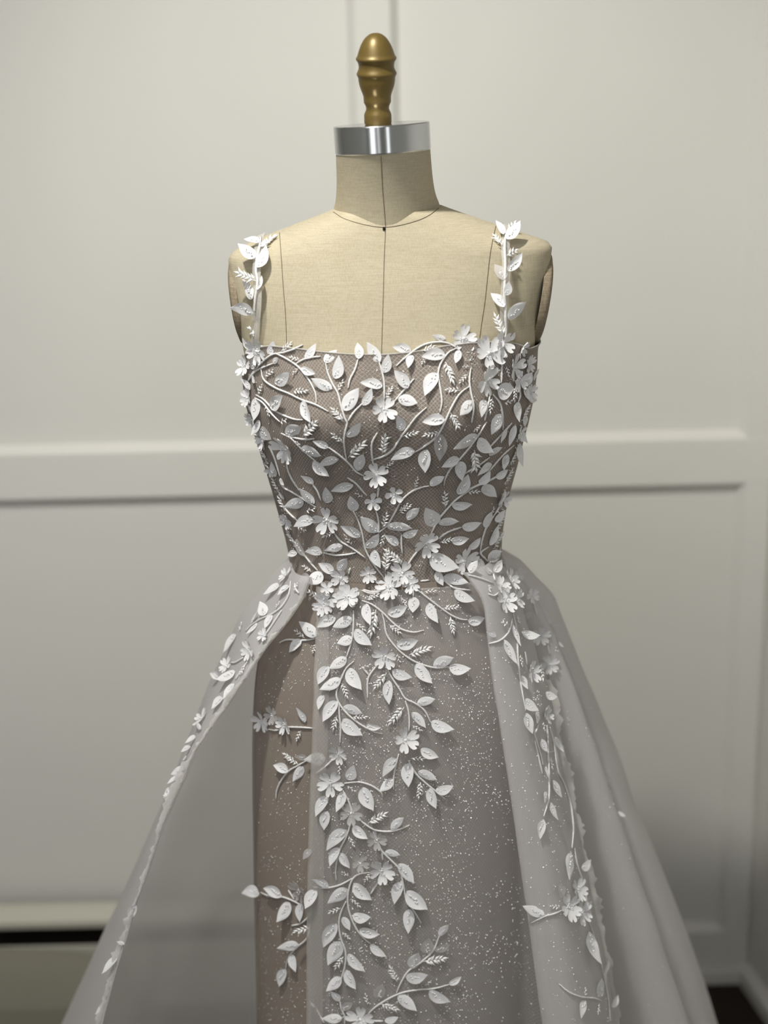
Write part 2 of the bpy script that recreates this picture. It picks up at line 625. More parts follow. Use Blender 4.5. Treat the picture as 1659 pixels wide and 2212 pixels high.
def torso_pt(th, z, off=0.0):
    xl, xr = interp(LT, z), interp(RT, z)
    cx = (xl + xr) / 2
    a = (xr - xl) / 2
    c, s = cos(th), sin(th)
    bdep = interp(FT, z) if s > 0 else interp(BT, z)
    p = 0.86
    x = cx + a * math.copysign(abs(c) ** p, c)
    yy = bdep * math.copysign(abs(s) ** p, s)
    if s > 0:
        for bz, bx in BUST:
            yy += 0.020 * math.exp(-((x - cx - bx) / .05) ** 2 - ((z - bz) / .055) ** 2)
    v = Vector((x, YF - yy, z))
    if off:
        n = Vector(((x - cx) / max(a * a, 1e-6), -yy / max(bdep * bdep, 1e-6), 0))
        if n.length > 1e-9:
            v += n.normalized() * off
    return v


form = thing('dress_form', 'linen covered dress form with steel neck cap and gold finial, wearing the gown', 'dress form', BASE)

NT = 96
zs = [Z_TOP - (Z_TOP - Z_WAIST) * (i / 79) ** 1.0 for i in range(80)]
zs = zs + [Z_WAIST - .02, Z_WAIST - .06, Z_WAIST - .10, Z_WAIST - .16, Z_WAIST - .22]
rows = []
for i, z in enumerate(zs):
    if z >= Z_WAIST - 1e-6:
        rows.append([torso_pt(2 * pi * j / NT, z) for j in range(NT)])
    else:
        k = 1 + 0.95 * (Z_WAIST - z)
        rows.append([Vector(((q.x - CX0) * k + CX0, (q.y - YF) * k + YF, z)) for q in [torso_pt(2 * pi * j / NT, Z_WAIST) for j in range(NT)]])
top_c = sum((v for v in rows[0]), Vector()) / NT
rows.insert(0, [v * 0.3 + top_c * 0.7 for v in rows[0]])
TORSO_ROWS = rows
torso_me = grid('torso', rows, arc_uv(rows), closed=True)
link('torso', torso_me, form, 'linen')


def bvh_of(*meshes):
    vs, fs = [], []
    for me in meshes:
        o_ = len(vs)
        vs += [v.co.copy() for v in me.vertices]
        fs += [tuple(i + o_ for i in p.vertices) for p in me.polygons]
    return BVHTree.FromPolygons(vs, fs)


# neck: tilted rings from the shoulder seam up to the steel cap
YCAP = YF - .034
capL, capR = at_y(724, 334, YCAP), at_y(931, 321, YCAP)
capc = (capL + capR) / 2
capr = (capR - capL).length / 2
captilt = math.atan2(capR.z - capL.z, capR.x - capL.x)
CAPM = Matrix.Rotation(-captilt, 3, 'Y') @ Matrix.Rotation(radians(0.3), 3, 'X')
nbL, nbR = at_y(719, 460, YF + .004), at_y(950, 447, YF + .004)
nbc = (nbL + nbR) / 2
nbr = (nbR - nbL).length / 2
rows = []
NS = 14
for i in range(NS + 1):
    t = i / NS
    c = nbc.lerp(capc, t)
    flare = (1 - t) ** 4
    rx = (nbr - 0.004) * (1 - t) + capr * 0.985 * t - 0.004 * sin(pi * t) * (1 - t)
    rx = capr * 0.985 + (nbr - capr * 0.985) * (0.35 * (1 - t) + 0.65 * flare)
    drop = 0.027 * (1 - t) ** 1.3
    ring = []
    for j in range(64):
        th = 2 * pi * j / 64
        q = CAPM @ Vector((cos(th) * rx, -sin(th) * rx * (0.98 + .10 * (1 - t) ** 2 if sin(th) > 0 else 1.05), 0))
        v = c + q
        v.z -= drop * math.copysign(abs(sin(th)) ** (.75 if sin(th) > 0 else 1), sin(th))
        ring.append(v)
    rows.append(ring)
neck_me = grid('neck', rows, arc_uv(rows), closed=True)
link('neck', neck_me, form, 'linen')

caph = (at_y(825, 268, YCAP) - at_y(827, 328, YCAP)).length
prof = [(0.0, caph), (capr * .80, caph), (capr * .985, caph), (capr * 1.0, caph - .0010), (capr * 1.0, caph - .0016), (capr * 1.0, caph * .5), (capr * 1.0, 0.0016), (capr * 1.0, 0.0010), (capr * .985, 0), (capr * .7, 0)]
rows = []
for i, (r, h) in enumerate(prof):
    rows.append([capc + CAPM @ Vector((cos(2 * pi * k / 96) * max(r, 1e-4), -sin(2 * pi * k / 96) * max(r, 1e-4) * 0.99, h)) for k in range(96)])
cap_me = grid('neck_cap', rows, closed=True)
o = link('neck_cap', cap_me, form, 'steel')
o['label'] = 'polished steel cap'
for p in cap_me.polygons:
    p.use_smooth = abs(p.normal.z) < 0.5

fin_prof = [(2, 520), (60, 524), (112, 545), (165, 585), (205, 630), (250, 705), (282, 780), (305, 850), (320, 892), (336, 908), (342, 930), (335, 952), (315, 976), (302, 1015),
            (297, 1055), (302, 1092), (318, 1128), (334, 1158), (338, 1180), (328, 1206), (313, 1232), (308, 1290), (296, 1360), (274, 1430), (248, 1495), (234, 1545), (232, 1600), (231, 1640),
            (216, 1668), (198, 1710), (195, 1745), (202, 1775), (222, 1815), (232, 1850), (233, 1880), (233, 1975), (222, 2002), (2, 2004)]
finb = capc + CAPM @ Vector((-0.002, 0.0, caph))
finb.x = at_y(816.5, 262, YCAP).x
s = (at_y(816, 66, YCAP) - at_y(816, 264, YCAP)).length / (2004 - 520)
tilt = Matrix.Rotation(radians(-0.4), 3, 'Y') @ Matrix.Rotation(radians(7.0), 3, 'X')
fin_me = lathe('finial', [(r * s, (2004 - h) * s) for r, h in fin_prof], finb, 48, tilt)
o = link('finial', fin_me, form, 'gold')
o['label'] = 'turned finial painted dull gold'

# arm plates: cloth covered discs closing the armholes, leaning in towards the waist
for side, top, bot, ry in ((-1, (498, 560), (527, 742), 0.050), (1, (1188, 545), (1151, 750), 0.054)):
    pt, pb = at_y(top[0], top[1], YF + .012), at_y(bot[0], bot[1], YF + .012)
    c = (pt + pb) / 2
    half = (pt - pb) / 2
    outw = Vector((half.z, 0, -half.x)).normalized() * (1 if half.z > 0 else -1)
    if outw.x * side < 0:
        outw = -outw
    rows = []
    for rr, dx in ((1.0, -0.010), (1.0, -0.001), (0.96, 0.0025), (0.8, 0.006), (0.45, 0.009), (0.02, 0.010)):
        dx2 = dx * (.75 if side > 0 else 0.6)
        rows.append([c + half * (sin(2 * pi * k / 48) * rr) + Vector((0, cos(2 * pi * k / 48) * ry * rr, 0)) + outw * dx2 for k in range(48)])
    o = link('arm_plate', grid('arm_plate', rows, closed=True), form, 'plate')
    o['label'] = 'darker cloth covered arm plate'

# stand: pole and flat base under the gown
link('pole', tube('pole', [BASE + Vector((0, 0, .02 + k * .1)) for k in range(0, 9)] + [Vector((BASE.x, YF, Z_WAIST - .2))], 0.016, 16, taper=False), form, 'iron')
link('stand_base', lathe('stand_base', [(0.001, .045), (.03, .045), (.05, .03), (.16, .02), (.19, .008), (.19, 0), (.001, 0)], BASE, 32), form, 'iron', smooth=False)

FORM_BVH = bvh_of(torso_me, neck_me)


def cast(bvh, px, py):
    d = ray(px, py)
    h = bvh.ray_cast(CAM_LOC, d)
    if h[0] is None:
        return None
    n = h[1]
    if n.dot(d) > 0:
        n = -n
    return h[0], n, d


def surf_line(bvh, pts, step, off):
    out = []
    for q in catmull([Vector((x, y, 0)) for x, y in pts], step):
        h = cast(bvh, q.x, q.y)
        if h:
            out.append(h[0] + h[1] * off)
    return out


for nm, pts in (('seam', [(823, 337), (826, 400), (830, 450), (833, 491)]),
                ('seam', [(720, 458), (745, 473), (790, 486), (833, 491), (880, 483), (920, 469), (948, 450)]),
                ('seam', [(833, 493), (830, 560), (828, 640), (826, 700), (824, 775)]),
                ('seam', [(604, 503), (608, 560), (612, 620), (617, 680), (619, 735), (620, 770)]),
                ('seam', [(1071, 489), (1064, 520), (1058, 555), (1052, 610), (1047, 655), (1038, 715), (1033, 760)])):
    pl = surf_line(FORM_BVH, pts, 4, 0.0002)
    link('seam', tube('seam', pl, 0.00034, 5, taper=False), form, 'seam')
h = cast(FORM_BVH, 829.5, 495)
link('marker_hole', tube('marker_hole', [h[0] + h[1] * .0006 + Vector((0, 0, .0022)), h[0] + h[1] * .0006, h[0] + h[1] * .0006 - Vector((0, 0, .0012))], 0.0014, 10, taper=False), form, 'hole')

# ================================================================== the gown: cloth
dress = thing('wedding_dress', 'white sheer tulle bridal gown covered with satin leaves and flowers on dress form', 'dress', BASE + Vector((0, -0.02, 0)))
TOPY = H_PX


def torso_theta(p):
    xl, xr = interp(LT, p.z), interp(RT, p.z)
    u = max(-1, min(1, (p.x - (xl + xr) / 2) / ((xr - xl) / 2)))
    return math.acos(max(-1, min(1, math.copysign(abs(u) ** (1 / .86), u))))


# ---- bodice
neck_px = [(531, 790), (538, 765), (556, 750), (590, 745), (640, 750), (700, 758), (760, 763), (830, 764), (900, 757), (960, 745), (1010, 739), (1060, 737), (1105, 740), (1135, 752)]
tz = []
for x, y in neck_px:
    h = cast(FORM_BVH, x, y)
    if h:
        tz.append((torso_theta(h[0]), h[0].z))
tz.sort()
z_side_r, z_side_l = tz[0][1], tz[-1][1]


def neckline(th):
    th = th % (2 * pi)
    if th <= pi:
        return interp([(0.0, z_side_r)] + tz + [(pi, z_side_l)], th)
    k = (th - pi) / pi
    return z_side_l + (z_side_r - z_side_l) * k - 0.05 * sin(pi * k)


NB = 128
ZW = Z_WAIST
rows, uv = [], []
for i in range(49):
    t = i / 48
    r, q = [], []
    for j in range(NB + 1):
        th = 2 * pi * j / NB
        zt_ = neckline(th)
        z = zt_ + (ZW - 0.006 - zt_) * t
        r.append(torso_pt(th, z, 0.0045 + (0.0015 if i == 0 else 0)))
        q.append((th * 0.125, z))
    rows.append(r)
    uv.append(q)
bodice_me = grid('bodice', rows, uv)
o = link('bodice', bodice_me, dress, 'bodice')
o['label'] = 'square neck bodice of pale net over taupe lining'
edge = [torso_pt(2 * pi * j / 256, neckline(2 * pi * j / 256), 0.0058) for j in range(257)]
link('neckline_binding', tube('neckline_binding', edge, 0.0009, 6, taper=False), dress, 'strap')

# ---- inner skirt
sk_px = [(1190, 632, 1074), (1215, 630, 1080), (1250, 620, 1090), (1300, 597, 1106), (1350, 574, 1120), (1430, 555, 1135), (1550, 549, 1146), (1660, 549, 1152), (1900, 553, 1160), (2212, 560, 1168)]
SL = sorted((at_y(l, y, YF).z, at_y(l, y, YF).x) for y, l, r in sk_px)
SR = sorted((at_y(r, y, YF).z, at_y(r, y, YF).x) for y, l, r in sk_px)
SL = smooth_tab([(FLOOR_Z, SL[0][1] - .03)] + SL)
SR = smooth_tab([(FLOOR_Z, SR[0][1] + .03)] + SR)
SF = smooth_tab([(FLOOR_Z, .20), (ZK(2212), .165), (ZK(1700), .134), (ZK(1450), .118), (ZK(1320), .104), (ZK(1190), .092)])


def skirt_pt(th, z, off=0.0):
    xl, xr = interp(SL, z), interp(SR, z)
    cx, a = (xl + xr) / 2, (xr - xl) / 2
    c, s = cos(th), sin(th)
    dep = interp(SF, z)
    p = 0.84
    x = cx + a * math.copysign(abs(c) ** p, c)
    yy = dep * math.copysign(abs(s) ** p, s)
    v = Vector((x, YF - yy, z))
    if off:
        v += Vector(((x - cx) / (a * a), -yy / (dep * dep), 0)).normalized() * off
    return v


zrows = [ZW + .004 - (ZW - FLOOR_Z - .05) * (i / 70) for i in range(71)]
rows = [[skirt_pt(2 * pi * j / NB, z) for j in range(NB + 1)] for z in zrows]
uv = [[(2 * pi * j / NB * 0.15, z) for j in range(NB + 1)] for z in zrows]
inner_me = grid('inner_skirt', rows, uv)
o = link('inner_skirt', inner_me, dress, 'inner')
o['label'] = 'slim taupe lined inner skirt'
INNER_BVH = bvh_of(inner_me)
# the side seam of the inner skirt
sl = [skirt_pt(pi - 0.12, z, 0.001) for z in zrows]
link('skirt_seam', tube('skirt_seam', sl, 0.0007, 5, taper=False), dress, 'inner')


def skirt_theta(p):
    xl, xr = interp(SL, p.z), interp(SR, p.z)
    u = max(-1, min(1, (p.x - (xl + xr) / 2) / ((xr - xl) / 2)))
    return math.acos(max(-1, min(1, math.copysign(abs(u) ** (1 / .84), u))))


# ---- sheer front panel with a folded left edge
edge_px = [(690, 1262), (691, 1330), (690, 1400), (688, 1500), (685, 1600), (680, 1720), (677, 1850), (675, 2000), (675, 2205)]
te = []
for x, y in edge_px:
    h = cast(INNER_BVH, x, y)
    if h:
        te.append((h[0].z, skirt_theta(h[0])))
te.sort()


def panel_pt(u, z, extra=0.0):
    tl = interp(te, z)
    tr = 0.12
    th = tl + (tr - tl) * u
    drop = max(0.0, ZW - z)
    off = 0.0035 + 0.007 * min(1, drop / .15)
    off += 0.030 * math.exp(-((u - 0.735 - .04 * drop) / .03) ** 2) * max(0, drop - .22) / .3
    off += 0.016 * min(1, drop / .4) * math.exp(-((u - 0.86) / .035) ** 2)
    return skirt_pt(th, z, off + extra)


zr = [ZW - .002 - (ZW - FLOOR_Z - .04) * (i / 90) for i in range(91)]
rows = [[panel_pt(j / 80, z) for j in range(81)] for z in zr]
uv = [[(j / 80 * .38, z) for j in range(81)] for z in zr]
panel_me = grid('front_panel', rows, uv)
o = link('front_panel', panel_me, dress, 'panel')
o['label'] = 'sheer glittering front panel'
rows = []
for z in zr:
    r = []
    for k, (u, e) in enumerate(((0.0, -.0005), (-.003, .0015), (0.0, .0032), (0.02, .0028), (0.05, .0026), (0.058, .0008))):
        r.append(panel_pt(u, z, e))
    rows.append(r)
hem_me = grid('hem_band', rows, arc_uv(rows))
o = link('hem_band', hem_me, dress, 'hem')
o['label'] = 'doubled paler edge of the front panel'


# ---- overskirt
def line3d(pts, yfun, n=70, ext=14, dx=0.0):
    pl = catmull([Vector((x + dx, y, 0)) for x, y in pts], 4)
    y0, y1 = pl[0].y, pl[-1].y
    tab = [(p.y, p.x) for p in pl]
    tab.sort()
    out = []
    for i in range(n):
        t = i / (n - 1)
        py = y0 + (y1 - y0) * t
        out.append(at_y(interp(tab, py), py, yfun(t)))
    d = (out[-1] - out[-12])
    zend = FLOOR_Z + 0.006
    k = (zend - out[-1].z) / d.z
    p0 = out[-1].copy()
    for i in range(1, ext + 1):
        out.append(p0 + d * (k * i / ext))
    return out


EL = [(668, 1246), (652, 1290), (634, 1319), (614, 1347), (593, 1373), (571, 1399), (551, 1430), (532, 1460), (510, 1492), (484, 1531), (452, 1575), (419, 1625), (396, 1680), (371, 1734), (344, 1799),
      (310, 1903), (290, 1954), (270, 2028), (246, 2102), (216, 2212)]
SLf = [(628, 1205), (612, 1222), (597, 1236), (564, 1278), (540, 1308), (519, 1336), (500, 1375), (478, 1425), (452, 1480), (430, 1535), (405, 1600), (380, 1665), (352, 1738), (324, 1800), (280, 1903),
       (243, 1984), (216, 2038), (186, 2106), (138, 2212)]
R0 = [(1000, 1236), (1012, 1250), (1038, 1288), (1048, 1319), (1051, 1354), (1056, 1397), (1067, 1484), (1078, 1549), (1087, 1610), (1104, 1719), (1126, 1877), (1142, 1987), (1164, 2153), (1173, 2212)]
R1 = [(1068, 1203), (1092, 1228), (1110, 1252), (1124, 1295), (1136, 1340), (1153, 1388), (1167, 1440), (1183, 1479), (1192, 1518), (1200, 1581), (1209, 1626), (1233, 1730), (1258, 1835), (1278, 1932), (1300, 2032), (1317, 2112), (1329, 2212)]
R2 = [(1078, 1200), (1104, 1228), (1132, 1264), (1154, 1293), (1171, 1321), (1197, 1369), (1211, 1408), (1229, 1451), (1249, 1505), (1268, 1560), (1296, 1641), (1329, 1743), (1342, 1776), (1383, 1904), (1414, 1989), (1440, 2074), (1466, 2149), (1487, 2212)]
SRf = [(1078, 1192), (1096, 1201), (1132, 1221), (1164, 1256), (1195, 1288), (1211, 1328), (1232, 1380), (1260, 1451), (1284, 1505), (1302, 1552), (1339, 1640), (1370, 1735), (1404, 1816), (1430, 1880), (1466, 1971), (1497, 2054), (1528, 2144), (1549, 2212)]

cE = line3d(EL, lambda t: YF - .088 - .075 * t)
cEi = line3d(EL, lambda t: YF - .076 - .075 * t, dx=6)
cS = line3d(SLf, lambda t: YF - .01 + .06 * t)
c0 = line3d(R0, lambda t: YF - .112 - .07 * t)
c0i = line3d(R0, lambda t: YF - .096 - .07 * t, dx=12)
c1 = line3d(R1, lambda t: YF - .045 - .06 * t)
c1v = line3d(R1, lambda t: YF + .012 + .015 * t, dx=-26)
c2 = line3d(R2, lambda t: YF - .005 - .01 * t)
c2v = line3d(R2, lambda t: YF + .04 + .05 * t, dx=-22)
cR = line3d(SRf, lambda t: YF + .05 + .075 * t)
NL = len(cE)


def back_arc(i, ph):
    """ph 0 at the left silhouette, 1 at the right one, .5 at centre back"""
    t = i / 69
    pL, pR = cS[i], cR[i]
    xc, hw = (pL.x + pR.x) / 2, (pR.x - pL.x) / 2
    D = 0.09 + 0.30 * min(t, 1) + 0.03 * max(0, t - 1)
    z = pL.z + (pR.z - pL.z) * ph
    y = pL.y + (pR.y - pL.y) * ph + D * sin(pi * ph) ** 0.9
    w = 0.022 * min(1.2, t) * sin(2 * pi * 8 * ph) * sin(pi * ph)
    x = xc - (hw + w * 0.6) * cos(pi * ph)
    return Vector((x, y + w, z))


def cat_row(ctrl, sub):
    Q = [ctrl[0] * 2 - ctrl[1]] + ctrl + [ctrl[-1] * 2 - ctrl[-2]]
    out = []
    for i in range(1, len(Q) - 2):
        a, b, c, d = Q[i - 1], Q[i], Q[i + 1], Q[i + 2]
        for k in range(sub):
            t = k / sub
            out.append(0.5 * ((2 * b) + (c - a) * t + (2 * a - 5 * b + 4 * c - d) * t * t + (3 * b - a - 3 * c + d) * t ** 3))
    out.append(ctrl[-1])
    return out


rowsL, rowsR = [], []
for i in range(NL):
    t = min(1.25, i / 69)
    mES = cE[i].lerp(cS[i], .5) + Vector((-.004, -.02 - .012 * t, 0))
    ctrl = [cEi[i], cE[i], mES, cS[i]] + [back_arc(i, p) for p in (.04, .09, .15, .22, .3, .38, .46, .52)]
    rowsL.append(cat_row(ctrl, 6))
    m01 = c0[i].lerp(c1[i], .52) + Vector((0, -.016 - .035 * t, 0))
    m01b = c0[i].lerp(c1[i], .2) + Vector((0, -.012 - .02 * t, 0))
    m12 = c1v[i].lerp(c2[i], .55) + Vector((0, -.008 - .03 * t, 0))
    m2S = c2v[i].lerp(cR[i], .55) + Vector((0, -.006 - .02 * t, 0))
    ctrl = [c0i[i], c0[i], m01b, m01, c1[i], c1v[i], m12, c2[i], c2v[i], m2S, cR[i]] + [back_arc(i, p) for p in (.96, .9, .84, .77, .7, .62, .55, .5)]
    rowsR.append(cat_row(ctrl, 6))
left_me = grid('overskirt_panel', rowsL, arc_uv(rowsL))
o = link('overskirt_panel', left_me, dress, 'over')
o['label'] = 'open overskirt side swept away from the inner skirt'
right_me = grid('overskirt_panel', rowsR, arc_uv(rowsR))
o = link('overskirt_panel', right_me, dress, 'over')
o['label'] = 'pleated overskirt side falling over the inner skirt'
# rolled edges of the overskirt
link('edge_piping', tube('edge_piping', [p + Vector((0, -.0005, 0)) for p in cE], 0.0016, 6, taper=False), dress, 'hem')
link('edge_piping', tube('edge_piping', [p + Vector((0, -.0005, 0)) for p in c0], 0.0009, 6, taper=False), dress, 'hem')
# torn lace edging along the two appliqued edges of the overskirt
def lace_strip(curve, i0, side, seed):
    rg = random.Random(seed)
    pl = catmull(curve[i0:], .0035)
    rows = []
    w = .004
    for p in pl:
        w = max(.0015, min(.0085, w + rg.uniform(-.0022, .0022)))
        jag = w + (rg.uniform(.0, .004) if rg.random() < .3 else 0)
        rows.append([p + Vector((-side * .002, -.0012, 0)), p + Vector((side * w * .5, -.0022 + rg.uniform(-.001, .001), rg.uniform(-.001, .001))),
                     p + Vector((side * jag, -.0005 + rg.uniform(-.0015, .001), rg.uniform(-.003, .001)))])
    o = link('lace_edging', grid('lace_edging', rows, arc_uv(rows)), dress, 'lace')
    o['label'] = 'torn white lace edging'


lace_strip(cE, 3, -1, 5)
lace_strip(c1, 18, 1, 6)
# waist seam
ws = [torso_pt(2 * pi * j / 200, ZW - .004, 0.007) for j in range(201)]
link('waist_seam', tube('waist_seam', ws, 0.0016, 6, 0.2, taper=False), dress, 'hem')

# ---- train: sheer tulle heaped on the floor behind, to the left
tr = [(-.25, 2.0), (-.35, 2.2), (-.45, 2.38), (-.75, 2.425), (-1.1, 2.42), (-1.5, 2.40), (-1.75, 2.25), (-1.75, 1.9), (-1.45, 1.6), (-1.0, 1.5), (-.6, 1.55), (-.32, 1.75)]
cxm = sum(p[0] for p in tr) / len(tr)
cym = 2.05
GAP = at_z(20, 2088, FLOOR_Z + .07)
out_ = catmull([Vector((x, y, 0)) for x, y in tr + [tr[0]]], .03)
rows = []
for k in range(40):
    f = k / 39
    r = []
    for p in out_:
        x = cxm + (p.x - cxm) * f
        y = cym + (p.y - cym) * f
        ridge = 0.212 * math.exp(-((y - 2.32 + .03 * sin(x * 4)) / .13) ** 2)
        hgt = ridge + 0.05 + 0.045 * noise.noise(Vector((x * 2.3, y * 3.3, .4))) + 0.022 * sin(x * 6 + y * 9)
        hgt *= 1 - .97 * math.exp(-((x - GAP.x + .12) / .17) ** 2 - ((y - GAP.y + .25 * (x - GAP.x)) / .035) ** 2)
        hgt += .03 * math.exp(-((math.hypot(x + .93, (y - 1.95) * 1.0) - .3) / .022) ** 2)
        hgt = max(0.004, hgt) * (1 - f ** 14)
        r.append(Vector((x, y, FLOOR_Z + 0.005 + hgt)))
    rows.append(r)
train_me = grid('train', rows, arc_uv(rows))
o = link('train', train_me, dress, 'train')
o['label'] = 'sheer train heaped on the dark floor'

DRESS_BVH = bvh_of(bodice_me, inner_me, panel_me, left_me, right_me, torso_me)

# ---- shoulder straps
strapL = [(560, 508), (559, 530), (556, 560), (554, 590), (556, 620), (556, 650), (553, 690), (551, 720), (549, 752)]
strapR = [(1098, 486), (1094, 510), (1092, 540), (1094, 570), (1093, 600), (1090, 640), (1089, 690), (1088, 720), (1087, 738)]


def strap_off(py, py0, py1):
    k = (py - py0) / (py1 - py0)
    return 0.004 + 0.012 * sin(pi * min(1, max(0, k * .9)))


STRAP_MES = []
for pts, zback in ((strapL, z_side_l), (strapR, z_side_r)):
    pl = catmull([Vector((x, y, 0)) for x, y in pts], 5)
    rows = []
    first = None
    for q in pl:
        r = []
        for dx in (-9, -4.5, 0, 4.5, 9):
            h = cast(FORM_BVH, q.x + dx, q.y)
            k = 0
            while h is None:
                k += 1
                h = cast(FORM_BVH, q.x + dx, q.y + 2 * k)
            v = h[0] - h[2] * strap_off(q.y, pts[0][1], pts[-1][1])
            if abs(dx) > 8:
                v += h[2] * .001
            r.append(v)
        rows.append(r)
    c = rows[0][2]
    pre = []
    for k in range(1, 14):
        f = k / 13
        z = c.z + 0.002 * sin(pi * min(1, f * 3)) * (1 if f < .34 else 0) - (c.z - zback + .02) * max(0, f - .18) / .82
        y = c.y + .035 * min(1, f / .25) + (YF + .118 - c.y - .035) * max(0, min(1, (f - .1) / .55))
        dvec = Vector((0, y - c.y, z - c.z))
        pre.append([p + dvec for p in rows[0]])
    rows = pre[::-1] + rows
    me = grid('strap', rows, arc_uv(rows))
    STRAP_MES.append(me)
    o = link('strap', me, dress, 'strap')
    o['label'] = 'narrow tulle shoulder strap'
STRAP_BVH = bvh_of(*STRAP_MES, torso_me)

# ================================================================== the gown: leaves, flowers, cords, buds
def ico(bm, c, r, sx=1, sy=1, sz=1, sub=1):
    res = bmesh.ops.create_icosphere(bm, subdivisions=sub, radius=1.0)
    for v in res['verts']:
        v.co = Vector((v.co.x * r * sx, v.co.y * r * sy, v.co.z * r * sz)) + Vector(c)


def bm_mesh(name, bm, mat):
    me = bpy.data.meshes.new(name)
    bm.to_mesh(me)
    bm.free()
    me.materials.append(MAT[mat])
    for p in me.polygons:
        p.use_smooth = True
    return me


LEAF_OUT = [(0, .015), (.05, .10), (.12, .165), (.22, .218), (.33, .245), (.45, .25), (.57, .232), (.68, .195), (.78, .145), (.87, .088), (.94, .04), (1.0, .003)]


def leaf_mesh(name, sway, lift, cup, fold, mat):
    rows = []
    for x, w in LEAF_OUT:
        r = []
        cy = sway * (x ** 2.2) * .22 - sway * .06 * sin(pi * x)
        for k in (-1, -.55, 0, .55, 1):
            z = lift * x ** 2 + cup * (abs(k) ** 2) * w + .02 * sin(pi * x) - fold * .03 * math.exp(-(k / .3) ** 2) * sin(pi * x)
            z += .012 * sin(9 * x + 4 * k)
            r.append(Vector((x, cy + k * w, z)))
        rows.append(r)
    me = grid(name, rows)
    me.materials.append(MAT[mat])
    for p in me.polygons:
        p.use_smooth = True
    return me


LEAVES = [leaf_mesh('leaf', s, l, c, f, 'leaf') for s, l, c, f in
          ((.5, .12, .25, 1), (-.5, .12, .25, 1), (.8, .2, .1, 0), (-.8, .2, .1, 0), (.2, .06, .35, 1), (-.25, .16, -.15, 1), (.6, .02, .3, .5), (-.6, .26, .2, 0))]
PALE = [leaf_mesh('leaf', s, .1, .1, .5, 'leaf_pale') for s in (.5, -.5)]


def bead_mesh(seed):
    rg = random.Random(seed)
    bm = bmesh.new()
    n = rg.randint(6, 9)
    for i in range(n):
        x = .14 + .5 * i / n + rg.uniform(-.03, .03)
        y = rg.uniform(-.06, .06)
        ico(bm, (x, y, .045 + .1 * x * x), rg.uniform(.020, .036), 1.25, 1, .9)
    # one flat ring-like sequin
    x, y = rg.uniform(.2, .45), rg.uniform(-.05, .05)
    res = bmesh.ops.create_circle(bm, cap_ends=True, radius=.04, segments=8)
    for v in res['verts']:
        v.co += Vector((x, y, .05))
    return bm_mesh('beads', bm, 'bead')


BEADS = [bead_mesh(s) for s in range(6)]


def petal_mesh(heart):
    rows = []
    for i, x in enumerate((0.06, .22, .42, .62, .8, .93, 1.0)):
        w = (.06, .16, .27, .35, .37, .30, .17)[i] if heart else (.06, .15, .23, .29, .30, .235, .10)[i]
        r = []
        for k in (-1, -.6, -.25, 0, .25, .6, 1):
            notch = 0.0
            if heart and i >= 4:
                notch = -.20 * (i - 3) / 3 * max(0, 1 - abs(k) / .55) + (.04 if abs(k) > .5 else 0)
            z = .16 * x + .10 * (k * k) * x - .05 * sin(pi * x)
            r.append(Vector((x + notch, k * w, z)))
        rows.append(r)
    me = grid('petal', rows)
    me.materials.append(MAT['leaf'])
    for p in me.polygons:
        p.use_smooth = True
    return me


PETALS = [petal_mesh(True), petal_mesh(False)]
PETALP = PETALS[0].copy()
PETALP.materials.clear()
PETALP.materials.append(MAT['leaf_pale'])


def centre_mesh(seed, spread=.3, n=11):
    rg = random.Random(seed)
    bm = bmesh.new()
    ico(bm, (0, 0, .03), .12, 1, 1, .35)
    for i in range(n):
        an = rg.uniform(0, 2 * pi)
        rr = spread * math.sqrt(rg.random())
        ico(bm, (cos(an) * rr, sin(an) * rr, .10 + .05 * rg.random()), rg.uniform(.035, .06))
    return bm_mesh('flower', bm, 'bead')


CENTRES = [centre_mesh(s) for s in range(4)]
BURSTS = [centre_mesh(s, .85, 22) for s in (21, 22)]


def sprig_mesh(seed, n):
    """wheat-like spray of pointed pearl buds along a short stalk, unit length along x"""
    rg = random.Random(seed)
    bm = bmesh.new()
    pts = [Vector((.86 * k / 6, .03 * sin(k), .05)) for k in range(7)]
    tmp = tube('t', pts, .022, 5)
    bm.from_mesh(tmp)
    bpy.data.meshes.remove(tmp)
    for i in range(n):
        x = .12 + .74 * i / max(1, n - 1)
        last = i == n - 1
        sgn = 1 if i % 2 else -1
        an = 0 if last else sgn * rg.uniform(.55, .95)
        L_ = .24 * rg.uniform(.85, 1.15)
        d = Vector((cos(an), sin(an), rg.uniform(.05, .35))).normalized()
        o_ = Vector((x, 0, .05))
        R = d.to_track_quat('X', 'Z').to_matrix()
        prof = ((0, .012), (.12, .034), (.34, .062), (.56, .05), (.72, .022), (.86, .014), (1.0, .004))
        rings = []
        for s_, w_ in prof:
            ring = []
            for q in range(6):
                a_ = 2 * pi * q / 6
                ring.append(bm.verts.new(o_ + R @ Vector((s_ * L_ * 1.25, cos(a_) * w_, sin(a_) * w_))))
            rings.append(ring)
        for r0, r1 in zip(rings, rings[1:]):
            for q in range(6):
                bm.faces.new((r0[q], r0[(q + 1) % 6], r1[(q + 1) % 6], r1[q]))
    return bm_mesh('bud_sprig', bm, 'bud')


SPRIGS = {n: [sprig_mesh(n * 7 + s, n) for s in range(3)] for n in (4, 6, 8, 10)}


def find(bvh, px, py, towards=(840, 1100)):
    h = cast(bvh, px, py)
    k = 0
    while h is None and k < 14:
        k += 1
        px += 2.2 if px < towards[0] else -2.2
        h = cast(bvh, px, py)
    return h


